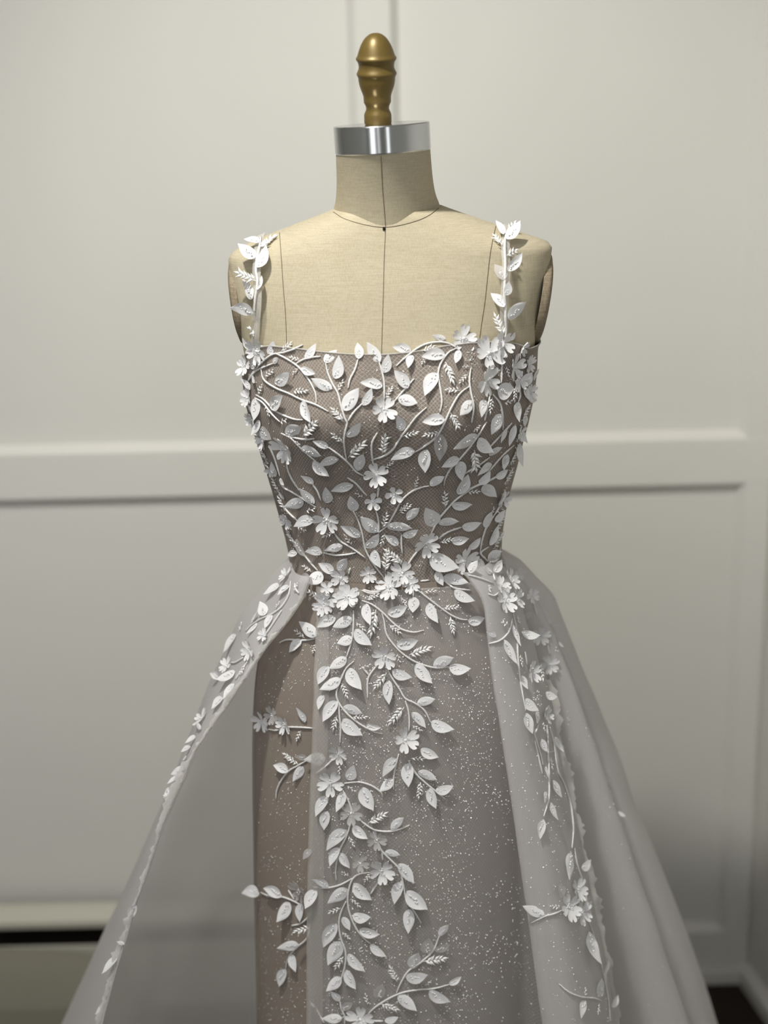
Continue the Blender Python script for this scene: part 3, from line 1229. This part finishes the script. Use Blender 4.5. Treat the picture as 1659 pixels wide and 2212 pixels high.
def frame(bvh, a, b, off):
    """world matrix with x from pixel a to pixel b on the cloth, z along its normal"""
    ha = find(bvh, *a)
    if ha is None:
        return None
    P0, n0, d0 = ha
    mid = cast(bvh, (a[0] + b[0]) / 2, (a[1] + b[1]) / 2)
    n = n0 if mid is None or (mid[0] - P0).length > .04 else (n0 + mid[1])
    n = (n.normalized() - d0 * 0.35).normalized()
    d1 = ray(*b)
    hb = cast(bvh, *b)
    if hb is not None and abs((hb[0] - CAM_LOC).length - (P0 - CAM_LOC).length) < 0.022:
        P1 = hb[0]
    else:
        den = d1.dot(n)
        P1 = CAM_LOC + d1 * ((P0 - CAM_LOC).dot(n) / den) if abs(den) > .25 else CAM_LOC + d1 * (P0 - CAM_LOC).length
    ax = P1 - P0
    L_ = ax.length
    if L_ < 1e-4:
        return None
    ax.normalize()
    z = (n - ax * n.dot(ax))
    if z.length < 1e-4:
        z = -d0
    z.normalize()
    y = z.cross(ax)
    m = Matrix((ax, y, z)).transposed().to_4x4()
    m.translation = P0 + n * off
    return m, L_


CNT = {'leaf': 0, 'flower': 0, 'stem': 0, 'sprig': 0}
REG = {}


def reg(name):
    x0, y0, s = REGION[name]
    return lambda p: (x0 + p[0] / s, y0 + p[1] / s)


def add_leaf(bvh, a, b, wid=None, pale=False, off=.0022, beads=True):
    f = frame(bvh, a, b, off)
    if f is None:
        return
    m, L_ = f
    i = CNT['leaf']
    CNT['leaf'] += 1
    w = (wid or RNG.uniform(.86, 1.14))
    me = PALE[i % 2] if pale else LEAVES[(i * 5 + i // 3) % len(LEAVES)]
    tilt = Matrix.Rotation(radians(RNG.uniform(-14, 14)), 4, 'X') @ Matrix.Rotation(radians(RNG.uniform(-8, 1)), 4, 'Y')
    mw = m @ tilt @ Matrix.Diagonal((L_, L_ * w, L_, 1))
    o = link('leaf', me, dress, None, mw)
    if beads:
        c = bpy.data.objects.new('beads', BEADS[i % len(BEADS)])
        COL.objects.link(c)
        c.parent = o
    return o


def add_flower(bvh, c, r, kind=0, pale=False, off=.003, n=5):
    f = frame(bvh, c, (c[0] + r, c[1] + RNG.uniform(-.3, .3) * r), off)
    if f is None:
        return
    m, L_ = f
    L_ = min(L_, r / 1850 * 1.25)
    i = CNT['flower']
    CNT['flower'] += 1
    rot = Matrix.Rotation(RNG.uniform(0, 2 * pi), 4, 'Z')
    tilt = Matrix.Rotation(radians(RNG.uniform(-12, 12)), 4, 'X') @ Matrix.Rotation(radians(RNG.uniform(-12, 12)), 4, 'Y')
    mw = m @ tilt @ rot @ Matrix.Scale(L_, 4)
    o = link('flower', CENTRES[i % 4], dress, None, mw)
    for k in range(n):
        p = bpy.data.objects.new('petal', PETALP if pale else PETALS[kind])
        COL.objects.link(p)
        p.parent = o
        p.matrix_basis = Matrix.Rotation(2 * pi * k / n + RNG.uniform(-.12, .12), 4, 'Z') @ Matrix.Rotation(radians(RNG.uniform(-14, 6)), 4, 'Y') @ Matrix.Rotation(radians(RNG.uniform(-12, 12)), 4, 'X') @ Matrix.Scale(RNG.uniform(.9, 1.06), 4)
    return o


def add_burst(bvh, c, r):
    f = frame(bvh, c, (c[0] + r, c[1]), .001)
    if f:
        m, L_ = f
        link('bead_cluster', BURSTS[CNT['flower'] % 2], dress, None, m @ Matrix.Scale(L_, 4))


def add_sprig(bvh, a, b, off=.0015):
    f = frame(bvh, a, b, off)
    if f is None:
        return
    m, L_ = f
    px = math.hypot(a[0] - b[0], a[1] - b[1])
    n = 4 if px < 20 else 6 if px < 28 else 8 if px < 36 else 10
    i = CNT['sprig']
    CNT['sprig'] += 1
    wy = max(1.0, min(1.6, 26 / max(px, 10)))
    link('bud_sprig', SPRIGS[n][i % 3], dress, None, m @ Matrix.Diagonal((L_, L_ * wy, L_ * wy, 1)))


def add_stem(bvh, pts, rad=.00116, off=.0012):
    pl = []
    last = None
    for q in catmull([Vector((x, y, 0)) for x, y in pts], 2.6):
        h = cast(bvh, q.x, q.y)
        if not h:
            continue
        dist = (h[0] - CAM_LOC).length
        if last is not None and abs(dist - last) > 0.02:
            P = CAM_LOC + h[2] * last
        else:
            P = h[0]
            last = dist
        pl.append(P + h[1] * off)
    if len(pl) < 4:
        return
    CNT['stem'] += 1
    me = tube('stem', pl, rad, 7, 0.16)
    link('stem', me, dress, 'cord')


REGION = {'A': (480, 460, 4.1475), 'B': (820, 460, 4.1475), 'C': (500, 720, 4.608), 'D': (820, 700, 4.608), 'E': (540, 980, 4.879), 'F': (820, 980, 4.879),
          'H': (380, 1180, 4.608), 'I': (640, 1240, 3.95), 'J': (980, 1180, 4.609), 'K': (500, 1640, 3.867), 'L': (640, 1600, 3.614), 'M': (1040, 1600, 3.614), 'N': (0, 1640, 2.9625)}

# base x, base y, tip x, tip y of each leaf, read off enlarged parts of the photograph
LEAF_T = {
 'A': [(345,285,222,262),(315,410,162,318),(325,495,443,335),(325,690,383,590),(290,765,230,612),(300,895,118,800),(265,1220,225,1110)],
 'B': [(1140,260,1240,130),(1105,215,1050,115),(1135,520,1270,375),(1110,600,1045,470),(1112,735,1160,625),(1105,840,1000,715),(1140,950,1265,780)],
 'C': [(735,245,878,130),(705,345,855,425),(930,290,1048,165),(1030,455,1130,250),(1265,255,1275,100),(1480,285,1348,100),(1505,390,1600,225),(1500,530,1278,478),(1005,555,808,465),
       (440,490,655,405),(395,730,575,630),(1120,770,1262,545),(1300,715,1415,560),(720,670,800,900),(550,1010,730,875),(1145,1020,1300,880),(970,1130,825,1040),(700,1150,935,1165),
       (1070,1240,862,1245),(820,1265,970,1415),(1255,1360,1300,1170),(820,1495,720,1385),(1215,1500,990,1530),(245,640,280,860),(220,420,270,505),(440,1420,435,1260),(420,300,488,232),
       (200,560,150,440),(190,700,150,600),(230,800,190,690),(300,930,430,1070),(330,1040,300,1130),(290,860,250,1010),(200,330,330,250),(160,380,140,260),(260,180,330,110),(370,200,460,80)],
 'D': [(310,270,128,215),(655,150,515,120),(330,310,265,440),(650,310,410,305),(785,255,760,408),(580,490,415,700),(280,640,165,450),(185,745,388,780),(215,1060,200,885),(650,950,425,950),
       (910,760,785,925),(1050,760,945,915),(1160,650,1310,680),(1195,890,1085,1095),(1370,770,1320,960),(1420,590,1500,500),(590,1085,625,1325),(350,1255,105,1290),(470,1240,440,1440),
       (975,1105,692,1205),(975,1130,1050,1275),(790,1330,600,1380),(790,1360,812,1525),(1260,1050,1165,1155),(1340,1000,1250,1200),(1080,1300,1190,1200),(1110,1390,940,1460),(1260,1290,1200,1440),
       (500,1600,645,1485),(1290,160,1340,90),(1470,700,1510,770),(1440,900,1420,1010),(1400,1050,1420,1190),(1480,470,1440,340),(1520,560,1540,430),(1380,1180,1330,1400),(1430,620,1440,760)],
 'E': [(685,520,530,345),(805,510,850,330),(1090,600,1085,410),(570,490,410,530),(680,690,500,705),(1165,870,975,725),(1355,820,1150,655),(1220,980,1390,840),(1560,960,1420,830),(980,960,805,1010),
       (770,1040,612,980),(890,1255,745,1130),(940,1240,1030,1065),(1310,1010,1350,1190),(640,1300,500,1330),(770,1250,625,1380),(490,900,620,1085),(510,1040,420,1050),(240,160,270,245),(330,250,380,330),
       (370,480,330,380),(430,780,390,660),(430,880,420,780)],
 'F': [(820,420,940,195),(1070,340,1210,410),(1040,310,1165,190),(1210,240,1330,175),(290,690,410,545),(550,765,525,512),(755,530,958,535),(620,730,825,685),(860,765,1040,735),(745,905,925,900),
       (80,770,345,740),(240,860,415,800),(930,1000,1050,875),(1110,780,1150,590),(1200,700,1290,610),(1150,960,1230,750),(1130,1120,1235,1010),(530,1060,775,1240),(600,1230,640,1390),(665,1300,915,1340),
       (1020,1130,1050,1285),(1010,1100,1080,1190),(1175,1260,1080,1220),(780,1440,955,1585),(1240,540,1300,350),(1290,150,1330,20),(1255,900,1280,800),(1190,1250,1270,1150),(940,1260,1010,1130)],
 'H': [(1040,400,935,485),(1140,400,1045,490),(900,690,850,575),(760,760,850,680),(970,690,890,820),(820,770,730,890),(610,880,520,1050),(440,1320,380,1260),(600,1250,450,1370),(590,1370,500,1530),
       (480,1510,390,1620),(260,1830,235,1760),(210,1900,130,1960),(160,2000,85,2050),(120,2090,90,2140),(1290,1750,1240,1590),(1260,930,1145,1040),(1410,890,1255,765),(1320,2110,1195,2070)],
 'I': [(340,370,182,425),(475,370,325,455),(600,250,610,435),(780,335,955,285),(998,195,1005,325),(1130,245,1175,420),(1460,400,1590,385),(478,540,360,600),(505,470,632,620),(855,600,1045,575),
       (1170,790,1330,690),(1300,790,1465,840),(1020,765,1130,945),(430,710,295,810),(455,800,535,995),(280,785,180,925),(380,890,220,995),(820,820,975,900),(790,905,775,1105),(1030,1105,1185,1050),
       (238,1030,180,1140),(355,1080,225,1240),(400,1140,575,1165),(400,1235,545,1390),(600,1290,725,1315),(985,1180,1115,1290),(1150,1255,1318,1350),(1060,1490,1200,1575),(250,1560,100,1580)],
 'J': [(415,900,325,830),(490,930,580,1180),(580,780,625,1000),(660,860,800,940),(780,660,690,720),(660,1290,705,1420),(700,1520,775,1655),(710,1660,730,1870),(830,1640,800,1770),(900,1460,985,1530),
       (860,1920,890,2050),(990,1900,1055,2050),(890,640,960,770),(1000,860,1020,900),(1030,960,1070,1010),(860,600,890,640)],
 'K': [(480,100,375,30),(600,55,530,175),(245,1120,140,1075),(430,1140,305,1050),(490,1190,412,1355),(590,1200,562,1335),(715,1090,620,1225),(570,1540,408,1565),(515,1625,530,1760),(460,1745,405,1870),(675,745,600,820)],
 'L': [(785,135,650,240),(880,170,860,345),(950,240,1100,285),(1085,385,1225,370),(1040,365,1075,520),(755,295,660,395),(395,295,480,195),(520,360,582,540),(370,390,335,545),(250,430,145,555),(245,545,205,680),
       (740,690,840,580),(395,690,225,805),(445,660,548,768),(690,870,815,870),(335,830,255,950),(355,870,410,990),(795,960,930,1085),(825,1095,738,1245),(860,1170,1000,1320),(875,1310,878,1485),(255,1140,150,1050),
       (450,1110,577,1245),(400,1150,258,1255),(440,1360,590,1390),(495,1470,652,1515),(360,1375,430,1465),(580,1585,690,1685),(315,1420,198,1580),(340,1560,262,1730),(405,1660,528,1795),
       (390,1785,452,1935),(350,1840,255,1945),(335,2030,290,1935),(360,2100,440,2020),(1115,1520,1180,1420),(1030,1660,1010,1528),(1080,1630,1200,1590),(905,1775,940,1635),(855,1840,1028,1835),
       (650,2010,650,1885),(790,1990,945,2080),(1035,1950,1185,2030),(1190,1895,1290,1840),(360,2160,215,2165),(690,2180,805,2165),(150,2080,130,2020)],
 'M': [(470,20,490,85),(490,195,485,300),(545,310,590,450),(500,400,460,490),(530,480,550,625),(475,610,428,760),(690,870,655,1090),(770,1000,828,955),(625,1220,580,1105),(495,1355,322,1290),
       (830,1490,850,1750),(940,1830,970,1700),(930,2000,890,1840),(805,2030,730,2150),(1005,2080,1045,1990),(960,1800,950,1890),(985,330,975,245),(1055,560,1100,600)],
 'N': [(1185,60,1120,105),(1140,120,1100,160),(870,930,825,1000),(800,1180,750,1165),(760,1270,690,1370),(1095,190,1070,215),(665,1560,640,1640)],
}
PALE_SET = {('B', 3), ('E', 16), ('L', 36), ('L', 40), ('L', 37), ('L', 34), ('C', 31), ('D', 16), ('H', 18), ('K', 10), ('C', 30)}
WIDE = {('F', 5): 1.25, ('F', 17): 1.15, ('E', 15): 1.5, ('F', 20): 1.5, ('D', 12): 1.6, ('I', 4): 1.5, ('D', 9): 1.05, ('I', 7): 1.3, ('L', 6): 1.3, ('L', 36): 1.45, ('L', 38): 1.35, ('L', 40): 1.4, ('L', 33): 1.2,
        ('A', 3): .7, ('D', 24): .75, ('F', 24): .6, ('J', 1): .62, ('J', 2): .6, ('H', 5): .7, ('C', 25): .75, ('H', 10): 1.2, ('H', 2): 1.3, ('F', 0): 1.0, ('B', 4): 1.3, ('D', 19): .95}

STEM_T = {
 'A': [[(350,225),(345,290),(320,410),(310,520),(325,600),(320,680),(305,770),(300,880)]],
 'B': [[(1160,130),(1125,220),(1115,320),(1120,450),(1115,600),(1110,740),(1120,850),(1120,950),(1125,1050),(1115,1120)]],
 'C': [[(180,470),(260,370),(420,300)],[(160,520),(200,420),(330,270),(430,205),(500,225),(640,310),(720,390),(790,490),(840,600),(850,700)],[(430,205),(520,190),(640,150),(715,115)],
       [(645,305),(740,255),(890,228)],[(300,350),(330,460),(440,540),(580,600),(700,660),(840,710),(970,780)],
       [(940,300),(960,390),(1000,490),(1060,600),(1090,720),(1130,850),(1150,890),(1135,960),(1120,1060),(1130,1170),(1150,1270)],[(1260,260),(1230,360),(1180,460),(1160,550)],
       [(1470,290),(1500,390),(1520,500),(1520,660)],[(1300,700),(1220,780),(1160,870)],[(250,610),(330,660),(430,760),(540,820),(640,855),(720,860)],[(240,640),(320,690),(400,790),(490,880)],
       [(500,990),(600,1040),(690,1130),(800,1230),(850,1270)],[(610,1030),(720,1050),(830,1045)],[(970,1130),(1080,1210),(1170,1290),(1240,1370),(1320,1415)],[(1450,985),(1400,1080),(1395,1180),(1410,1300)],
       [(1410,1250),(1520,1215),(1600,1160),(1660,1080)],[(545,1240),(570,1360),(610,1450),(680,1560)],[(1155,1430),(1240,1490),(1310,1570),(1350,1610)],[(1465,1530),(1455,1630)],[(800,1480),(860,1570),(895,1660)],
       [(380,1110),(440,1250),(490,1420)]],
 'D': [[(165,420),(260,330),(380,240),(480,195),(600,180),(700,200),(770,240)],[(760,240),(690,280),(620,370),(585,470),(590,560),(610,680),(620,780),(600,880)],[(345,545),(250,650),(140,780)],
       [(470,830),(370,920),(290,1020),(220,1110),(140,1230),(60,1300),(0,1330)],[(905,440),(890,560),(905,680),(930,820),(910,980)],
       [(890,620),(800,690),(740,780),(690,880),(650,970),(600,1070),(530,1150),(420,1230),(330,1280)],[(1060,970),(990,1080),(900,1210),(800,1330),(700,1440),(650,1540),(640,1600)],
       [(1120,700),(1190,790),(1215,900),(1220,1050)],[(1090,720),(1060,860),(1040,960)],[(1310,980),(1200,1100),(1080,1230)],[(1090,1320),(980,1400),(830,1490)],
       [(1330,1200),(1230,1290),(1140,1390),(1060,1480),(980,1560)],[(1250,1450),(1130,1530),(1000,1590),(860,1640)],[(1340,560),(1390,690),(1370,780)],[(1215,290),(1210,440),(1205,590)]],
 'E': [[(320,270),(360,350),(450,400),(560,470),(700,560)],[(340,520),(400,600),(470,670),(520,710)],[(1090,600),(1140,700),(1180,820),(1200,920),(1220,1010),(1270,1110),(1340,1210),(1410,1300)],
       [(1330,600),(1355,700),(1360,830)],[(890,830),(960,920),(1060,980),(1130,1030),(1210,1090)],[(780,1040),(900,1065),(1020,1060),(1120,1040)],[(470,920),(560,1040),(640,1140),(720,1230)],[(1060,1200),(1040,1270)],
       [(1180,1440),(1270,1470),(1360,1460)]],
 'F': [[(-5,825),(80,750),(170,600),(230,490),(330,400),(440,350),(520,335)],[(1210,240),(1110,290),(1000,340),(880,420),(780,500),(690,600),(610,700),(570,780),(540,840)],[(620,890),(720,820),(860,770)],
       [(400,1020),(340,1100),(290,1180)],[(230,850),(230,940),(240,1050)],[(1210,630),(1150,720),(1110,790),(1075,900),(1060,980),(1050,1050)],
       [(1140,980),(1060,1040),(1100,1100),(1150,1140),(1210,1140),(1250,1080),(1260,980)],[(1290,480),(1230,600),(1200,640)],[(640,1300),(730,1380),(800,1420),(960,1440)],[(430,1340),(520,1330)],
       [(930,1280),(1060,1320),(1190,1370)],[(1140,1480),(1200,1500),(1260,1460)],[(350,1420),(355,1510)],[(1190,1270),(1210,1340)]],
 'H': [[(1150,350),(1130,480),(1060,600),(960,680),(850,730),(760,790),(700,850)],[(680,1110),(600,1160),(550,1160)],[(560,1400),(500,1500)],[(930,1820),(1010,1830),(1100,1800),(1250,1800),(1385,1810)],
       [(1410,915),(1280,935),(1120,930),(1040,960)],[(1190,370),(1200,430),(1230,470)],[(1060,640),(980,760),(900,880)],[(720,1150),(650,1250),(600,1330)]],
 'I': [[(490,310),(490,400),(485,500),(465,600),(430,710)],[(560,225),(650,260),(740,330),(820,410),(900,470),(1000,495),(1080,480)],
       [(730,330),(750,400),(770,510),(830,600),(910,680),(1000,740),(1100,780),(1200,800),(1300,790)],[(570,130),(640,150),(720,145)],[(1040,140),(1130,210),(1220,280),(1320,350),(1400,385),(1460,390)],
       [(495,740),(430,800),(390,880),(350,980),(350,1060),(400,1150),(480,1230),(580,1300),(670,1345),(735,1360)],[(365,1100),(370,1200),(380,1310),(375,1440)],[(560,790),(620,860)],
       [(690,780),(640,840),(610,910),(610,1060)],[(780,815),(820,890),(880,980),(930,1060),(1010,1100),(1090,1160),(1150,1270)],[(930,1080),(955,1160),(965,1260),(960,1340)]],
 'J': [[(575,720),(560,800),(520,880),(450,940),(345,970)],[(580,640),(620,850),(630,1080),(650,1300),(680,1480),(710,1640)],[(700,1050),(720,1180)],[(740,1680),(790,1850),(850,2050),(880,2180)],
       [(840,1760),(800,1870)],[(920,1780),(930,1950),(930,2150)],[(950,1800),(1000,2000),(1035,2180)],[(935,970),(960,1080)],[(790,560),(830,680)],[(960,1270),(945,1320)]],
 'K': [[(630,10),(560,50),(480,100),(420,180),(385,260),(378,330)],[(250,1110),(320,1140),(420,1145),(520,1180),(600,1225)],[(480,1090),(530,1170)],[(668,1270),(640,1320),(580,1370),(505,1388)],
       [(662,1340),(650,1450),(620,1510),(540,1580),(480,1660),(460,1745)]],
 'L': [[(800,100),(775,200),(760,290),(760,380)],[(875,150),(930,250),(1000,320),(1090,395),(1165,455)],[(375,330),(490,320),(590,350),(660,400),(675,440)],
       [(365,385),(410,470),(435,560),(420,660),(390,750),(345,840),(320,930),(310,1020),(315,1085)],[(470,590),(540,650),(620,695),(730,705),(830,680),(885,655)],
       [(600,710),(640,800),(670,860),(740,930),(810,1010),(835,1120),(860,1240),(920,1330),(975,1420)],[(670,870),(675,930)],[(575,1025),(490,1040),(440,1080),(410,1170),(405,1280),(430,1380),(480,1480),(540,1550),(580,1580)],
       [(440,1070),(350,1120),(250,1145),(135,1140)],[(390,1250),(350,1340),(335,1430),(350,1540),(385,1640),(385,1740),(355,1850),(325,1925)],[(640,1100),(610,1150),(580,1195)],
       [(1115,1520),(1070,1630),(980,1720),(880,1790),(820,1880),(780,1970)],[(1190,1900),(1080,1930),(960,1940),(840,1960),(740,2000),(640,2060),(580,2110),(550,2150)],[(340,2020),(355,2090),(380,2150),(380,2212)],
       [(160,2090),(220,2200)],[(300,130),(240,190),(165,250)],[(590,2185),(680,2185)]],
 'M': [[(510,0),(520,200),(520,440),(480,590)],[(410,0),(470,260)],[(555,0),(590,230),(640,340),(690,500),(710,680),(700,840)],[(720,840),(740,960),(800,1160),(830,1400)],
       [(630,1320),(560,1350),(490,1370),(395,1420)],[(605,1895),(680,1960),(770,2000),(870,2010),(930,2030)],[(880,1600),(930,1760)],[(830,1400),(880,1560),(940,1800),(980,2000),(1000,2190)]],
}
SPRIG_T = {
 'A': [(335,330,475,225),(320,610,140,535),(300,1100,260,1030)],
 'B': [(1105,300,1020,215),(1130,390,1215,340),(1110,1110,1025,920),(1140,180,1210,100)],
 'C': [(500,180,600,90),(690,270,590,240),(670,350,620,410),(340,430,430,360),(620,580,760,570),(275,600,320,510),(1060,580,1110,470),(1120,880,1000,750),(1530,650,1600,530),(1110,1080,1000,990),
       (720,1020,860,870),(1160,1230,1320,1070),(1500,1200,1530,1000),(1530,1330,1610,1270),(700,1110,650,1070),(500,880,560,850),(350,720,390,820),(200,260,300,170)],
 'D': [(420,270,540,220),(470,320,420,400),(650,380,730,580),(870,500,790,590),(880,420,820,430),(800,660,650,660),(700,880,790,1030),(600,1070,445,1105),(240,1110,385,1065),(1100,380,1130,480),
       (1110,730,1090,880),(1230,790,1300,760),(930,1240,950,1440),(1000,1000,930,1060),(1250,420,1280,520),(1340,620,1330,760)],
 'E': [(1190,450,1115,410),(1570,600,1659,520),(1400,780,1440,620),(1420,840,1380,960),(1080,960,1000,850),(600,600,690,570),(510,760,600,800),(880,830,780,870),(660,1240,570,1180),(1430,1240,1440,1020),
       (1600,1170,1500,1040),(730,1500,620,1460),(1300,1500,1220,1520)],
 'F': [(370,350,400,240),(690,560,680,400),(920,400,1040,390),(210,620,330,530),(630,930,770,890),(240,1160,60,1010),(1180,620,1190,560),(1150,1390,1160,1460)],
 'H': [(640,850,670,770),(1000,620,1040,560),(1180,450,1220,370),(700,1190,650,1280),(1250,1830,1210,1930),(1290,910,1195,840),(1400,970,1370,1060),(1190,2140,1080,2060)],
 'I': [(600,220,700,170),(1090,150,1190,140),(900,200,940,270),(1250,290,1370,280),(1310,360,1340,500),(680,300,640,510),(790,430,890,500),(510,410,590,480),(960,690,1135,625),(860,680,885,745),
       (770,840,670,970),(560,800,630,770),(370,830,310,840),(390,930,440,1050),(920,1130,800,1270),(350,1200,320,1320),(480,1220,600,1215),(990,1290,1070,1330),(980,1570,1090,1570),(380,290,390,340)],
 'J': [(650,1080,670,1190),(520,780,460,760),(880,1750,890,1830),(340,390,350,450),(620,690,640,760),(850,1180,870,1330)],
 'K': [(660,1400,530,1440),(570,40,480,0)],
 'L': [(970,320,955,440),(340,190,340,250),(400,350,460,390),(560,640,700,560),(410,740,455,820),(390,570,350,610),(410,1050,360,1020),(840,1060,920,1100),(350,1300,260,1340),(430,1230,500,1290),
       (360,1490,420,1540),(370,1680,310,1770),(990,1720,1160,1690),(790,1880,730,1760),(1020,1900,1050,1870),(560,2060,540,1970),(660,2050,790,2090),(580,1030,535,1095)],
 'M': [(530,130,545,220),(610,1300,530,1290),(800,1990,800,1930),(910,2050,900,2130)],
}
FLOWER_T = {   # x, y, radius, heart 0 / round 1, pale
 'C': [(1515,755,130,0,0),(540,1140,125,0,0),(1440,1400,130,0,0),(270,170,100,0,0),(150,330,80,0,0),(180,640,80,0,0),(330,1060,80,0,0)],
 'D': [(830,150,130,0,0),(1080,290,140,0,0),(1210,190,95,0,0),(1050,570,125,0,0),(1330,430,100,0,0),(1470,400,70,0,0),(1380,560,80,0,0),(1480,680,70,0,0),(1400,240,75,0,0)],
 'E': [(815,690,130,0,0),(1295,495,105,1,0),(1520,420,105,1,0),(970,1300,100,0,0),(1250,1260,90,0,0),(1040,1500,130,0,0),(800,1560,110,0,0),(820,1420,80,1,0)],
 'F': [(490,940,145,0,0),(890,1120,125,0,0),(240,1250,130,0,0),(110,1400,150,0,0),(330,1370,100,0,0),(1260,1400,90,0,0),(1360,1330,100,0,0),(1300,1560,110,0,0),(1420,1520,100,0,0),(1460,1260,65,0,0),(1300,1180,70,0,0)],
 'H': [(740,1040,80,0,0),(520,1200,70,0,0),(270,1720,85,0,0),(1110,300,70,0,0),(880,890,55,0,0),(870,1740,90,0,0),(970,1680,75,0,1),(1090,1770,80,0,0)],
 'I': [(430,200,105,0,0),(240,270,85,0,0),(760,700,105,0,0),(930,1410,110,0,0),(365,1530,85,0,0)],
 'J': [(870,880,95,0,0),(960,1170,100,0,0),(760,1250,90,0,0),(890,1650,60,0,0),(770,500,65,0,0),(910,1690,70,0,0)],
 'K': [(575,1090,85,0,1)],
 'L': [(270,330,100,0,0),(670,1010,100,0,0),(430,560,90,0,1),(630,770,75,0,1),(500,950,70,1,1),(500,2170,110,0,0)],
 'M': [(735,1165,75,0,0),(670,1300,85,0,0),(770,1340,75,0,0),(800,1290,60,0,0)],
 'N': [(1090,230,30,0,0)],
}
BURST_T = {'C': [(1205,1360,50),(1620,1420,50)], 'D': [(900,360,90),(1190,460,60),(1280,600,50)], 'E': [(1450,560,55)], 'F': [(420,1180,70),(1240,880,50)], 'I': [(500,690,50)], 'J': [(810,1530,60)]}

for key in sorted(LEAF_T):
    f = reg(key)
    bvh = STRAP_BVH if key in 'AB' else DRESS_BVH
    for i, (x0, y0, x1, y1) in enumerate(LEAF_T[key]):
        add_leaf(bvh, f((x0, y0)), f((x1, y1)), WIDE.get((key, i)), (key, i) in PALE_SET, off=.004 if key in 'AB' else .0022)
for key in sorted(STEM_T):
    f = reg(key)
    bvh = STRAP_BVH if key in 'AB' else DRESS_BVH
    for pl in STEM_T[key]:
        add_stem(bvh, [f(p) for p in pl], .0016 if key in 'AB' else .00116, .002 if key in 'AB' else .0012)
for key in sorted(SPRIG_T):
    f = reg(key)
    bvh = STRAP_BVH if key in 'AB' else DRESS_BVH
    for (x0, y0, x1, y1) in SPRIG_T[key]:
        add_sprig(bvh, f((x0, y0)), f((x1, y1)))
for key in sorted(FLOWER_T):
    f = reg(key)
    s_ = REGION[key][2]
    for (x, y, r, kd, pale) in FLOWER_T[key]:
        add_flower(DRESS_BVH, f((x, y)), r / s_, kd, bool(pale))
for key in sorted(BURST_T):
    f = reg(key)
    s_ = REGION[key][2]
    for (x, y, r) in BURST_T[key]:
        add_burst(DRESS_BVH, f((x, y)), r / s_)

# small pieces crowding the sides of the bodice
for k, (x, y) in enumerate([(541, 905), (553, 938), (566, 978), (580, 1012), (592, 1046), (606, 1086), (616, 1122), (626, 1160), (1138, 890), (1126, 935), (1113, 985), (1101, 1028), (1090, 1078), (1082, 1130), (1077, 1168)]):
    sd = 1 if x < 840 else -1
    if k % 3 == 0:
        add_flower(DRESS_BVH, (x + 6 * sd, y), 15, k % 2, False, n=5)
    else:
        add_sprig(DRESS_BVH, (x + 12 * sd, y + 14), (x - 2 * sd, y - 14))
    add_burst(DRESS_BVH, (x + 10 * sd, y + 16), 8)

# ---- glitter: grains sewn into the tulle, far too many to count
def in_poly(x, y, poly):
    c = False
    for (x0, y0), (x1, y1) in zip(poly, poly[1:] + poly[:1]):
        if (y0 > y) != (y1 > y) and x < (x1 - x0) * (y - y0) / (y1 - y0) + x0:
            c = not c
    return c


ZONES = [([(690, 1270), (1010, 1270), (1060, 1450), (1110, 1800), (1160, 2212), (676, 2212), (682, 1700)], 6500, .0005),
         ([(560, 1440), (686, 1340), (676, 2212), (560, 2212)], 1200, .00045),
         ([(1040, 1290), (1120, 1290), (1200, 1600), (1320, 2212), (1175, 2212), (1085, 1600)], 1300, .00048),
         ([(1140, 1300), (1210, 1330), (1300, 1560), (1540, 2212), (1330, 2212), (1200, 1600)], 1700, .00048),
         ([(530, 790), (1150, 770), (1075, 1230), (640, 1230)], 1200, .00042),
         ([(250, 2212), (540, 1500), (545, 2212)], 40, .0004), ([(600, 1230), (560, 1300), (640, 1270)], 20, .0004)]
vv, ff = [], []
for poly, n, r in ZONES:
    bx = [p[0] for p in poly]
    by = [p[1] for p in poly]
    k = 0
    while k < n:
        x, y = RNG.uniform(min(bx), max(bx)), RNG.uniform(min(by), max(by))
        k += 1
        if not in_poly(x, y, poly) or noise.noise(Vector((x * .012, y * .012, 1.7))) < RNG.uniform(-.5, .25):
            continue
        h = cast(DRESS_BVH, x, y)
        if not h:
            continue
        rr = r * RNG.choice((.55, .7, .8, 1.0, 1.25))
        c = h[0] + h[1] * .0008
        nn = (h[1] - h[2] * .5 + Vector((-.35, -.2, .5)) + Vector((RNG.uniform(-.5, .5), RNG.uniform(-.5, .5), RNG.uniform(-.5, .5)))).normalized()
        t1 = nn.orthogonal().normalized()
        t2 = nn.cross(t1)
        o_ = len(vv)
        for q in range(6):
            vv.append(c + t1 * (cos(q * pi / 3) * rr) + t2 * (sin(q * pi / 3) * rr))
        ff.append(tuple(range(o_, o_ + 6)))
o = link('glitter', mesh('glitter', vv, ff), dress, 'glitter', smooth=False)
o['kind'] = 'stuff'
o['label'] = 'fine glitter grains in the tulle'
print('COUNTS', CNT, 'floor z', FLOOR_Z)
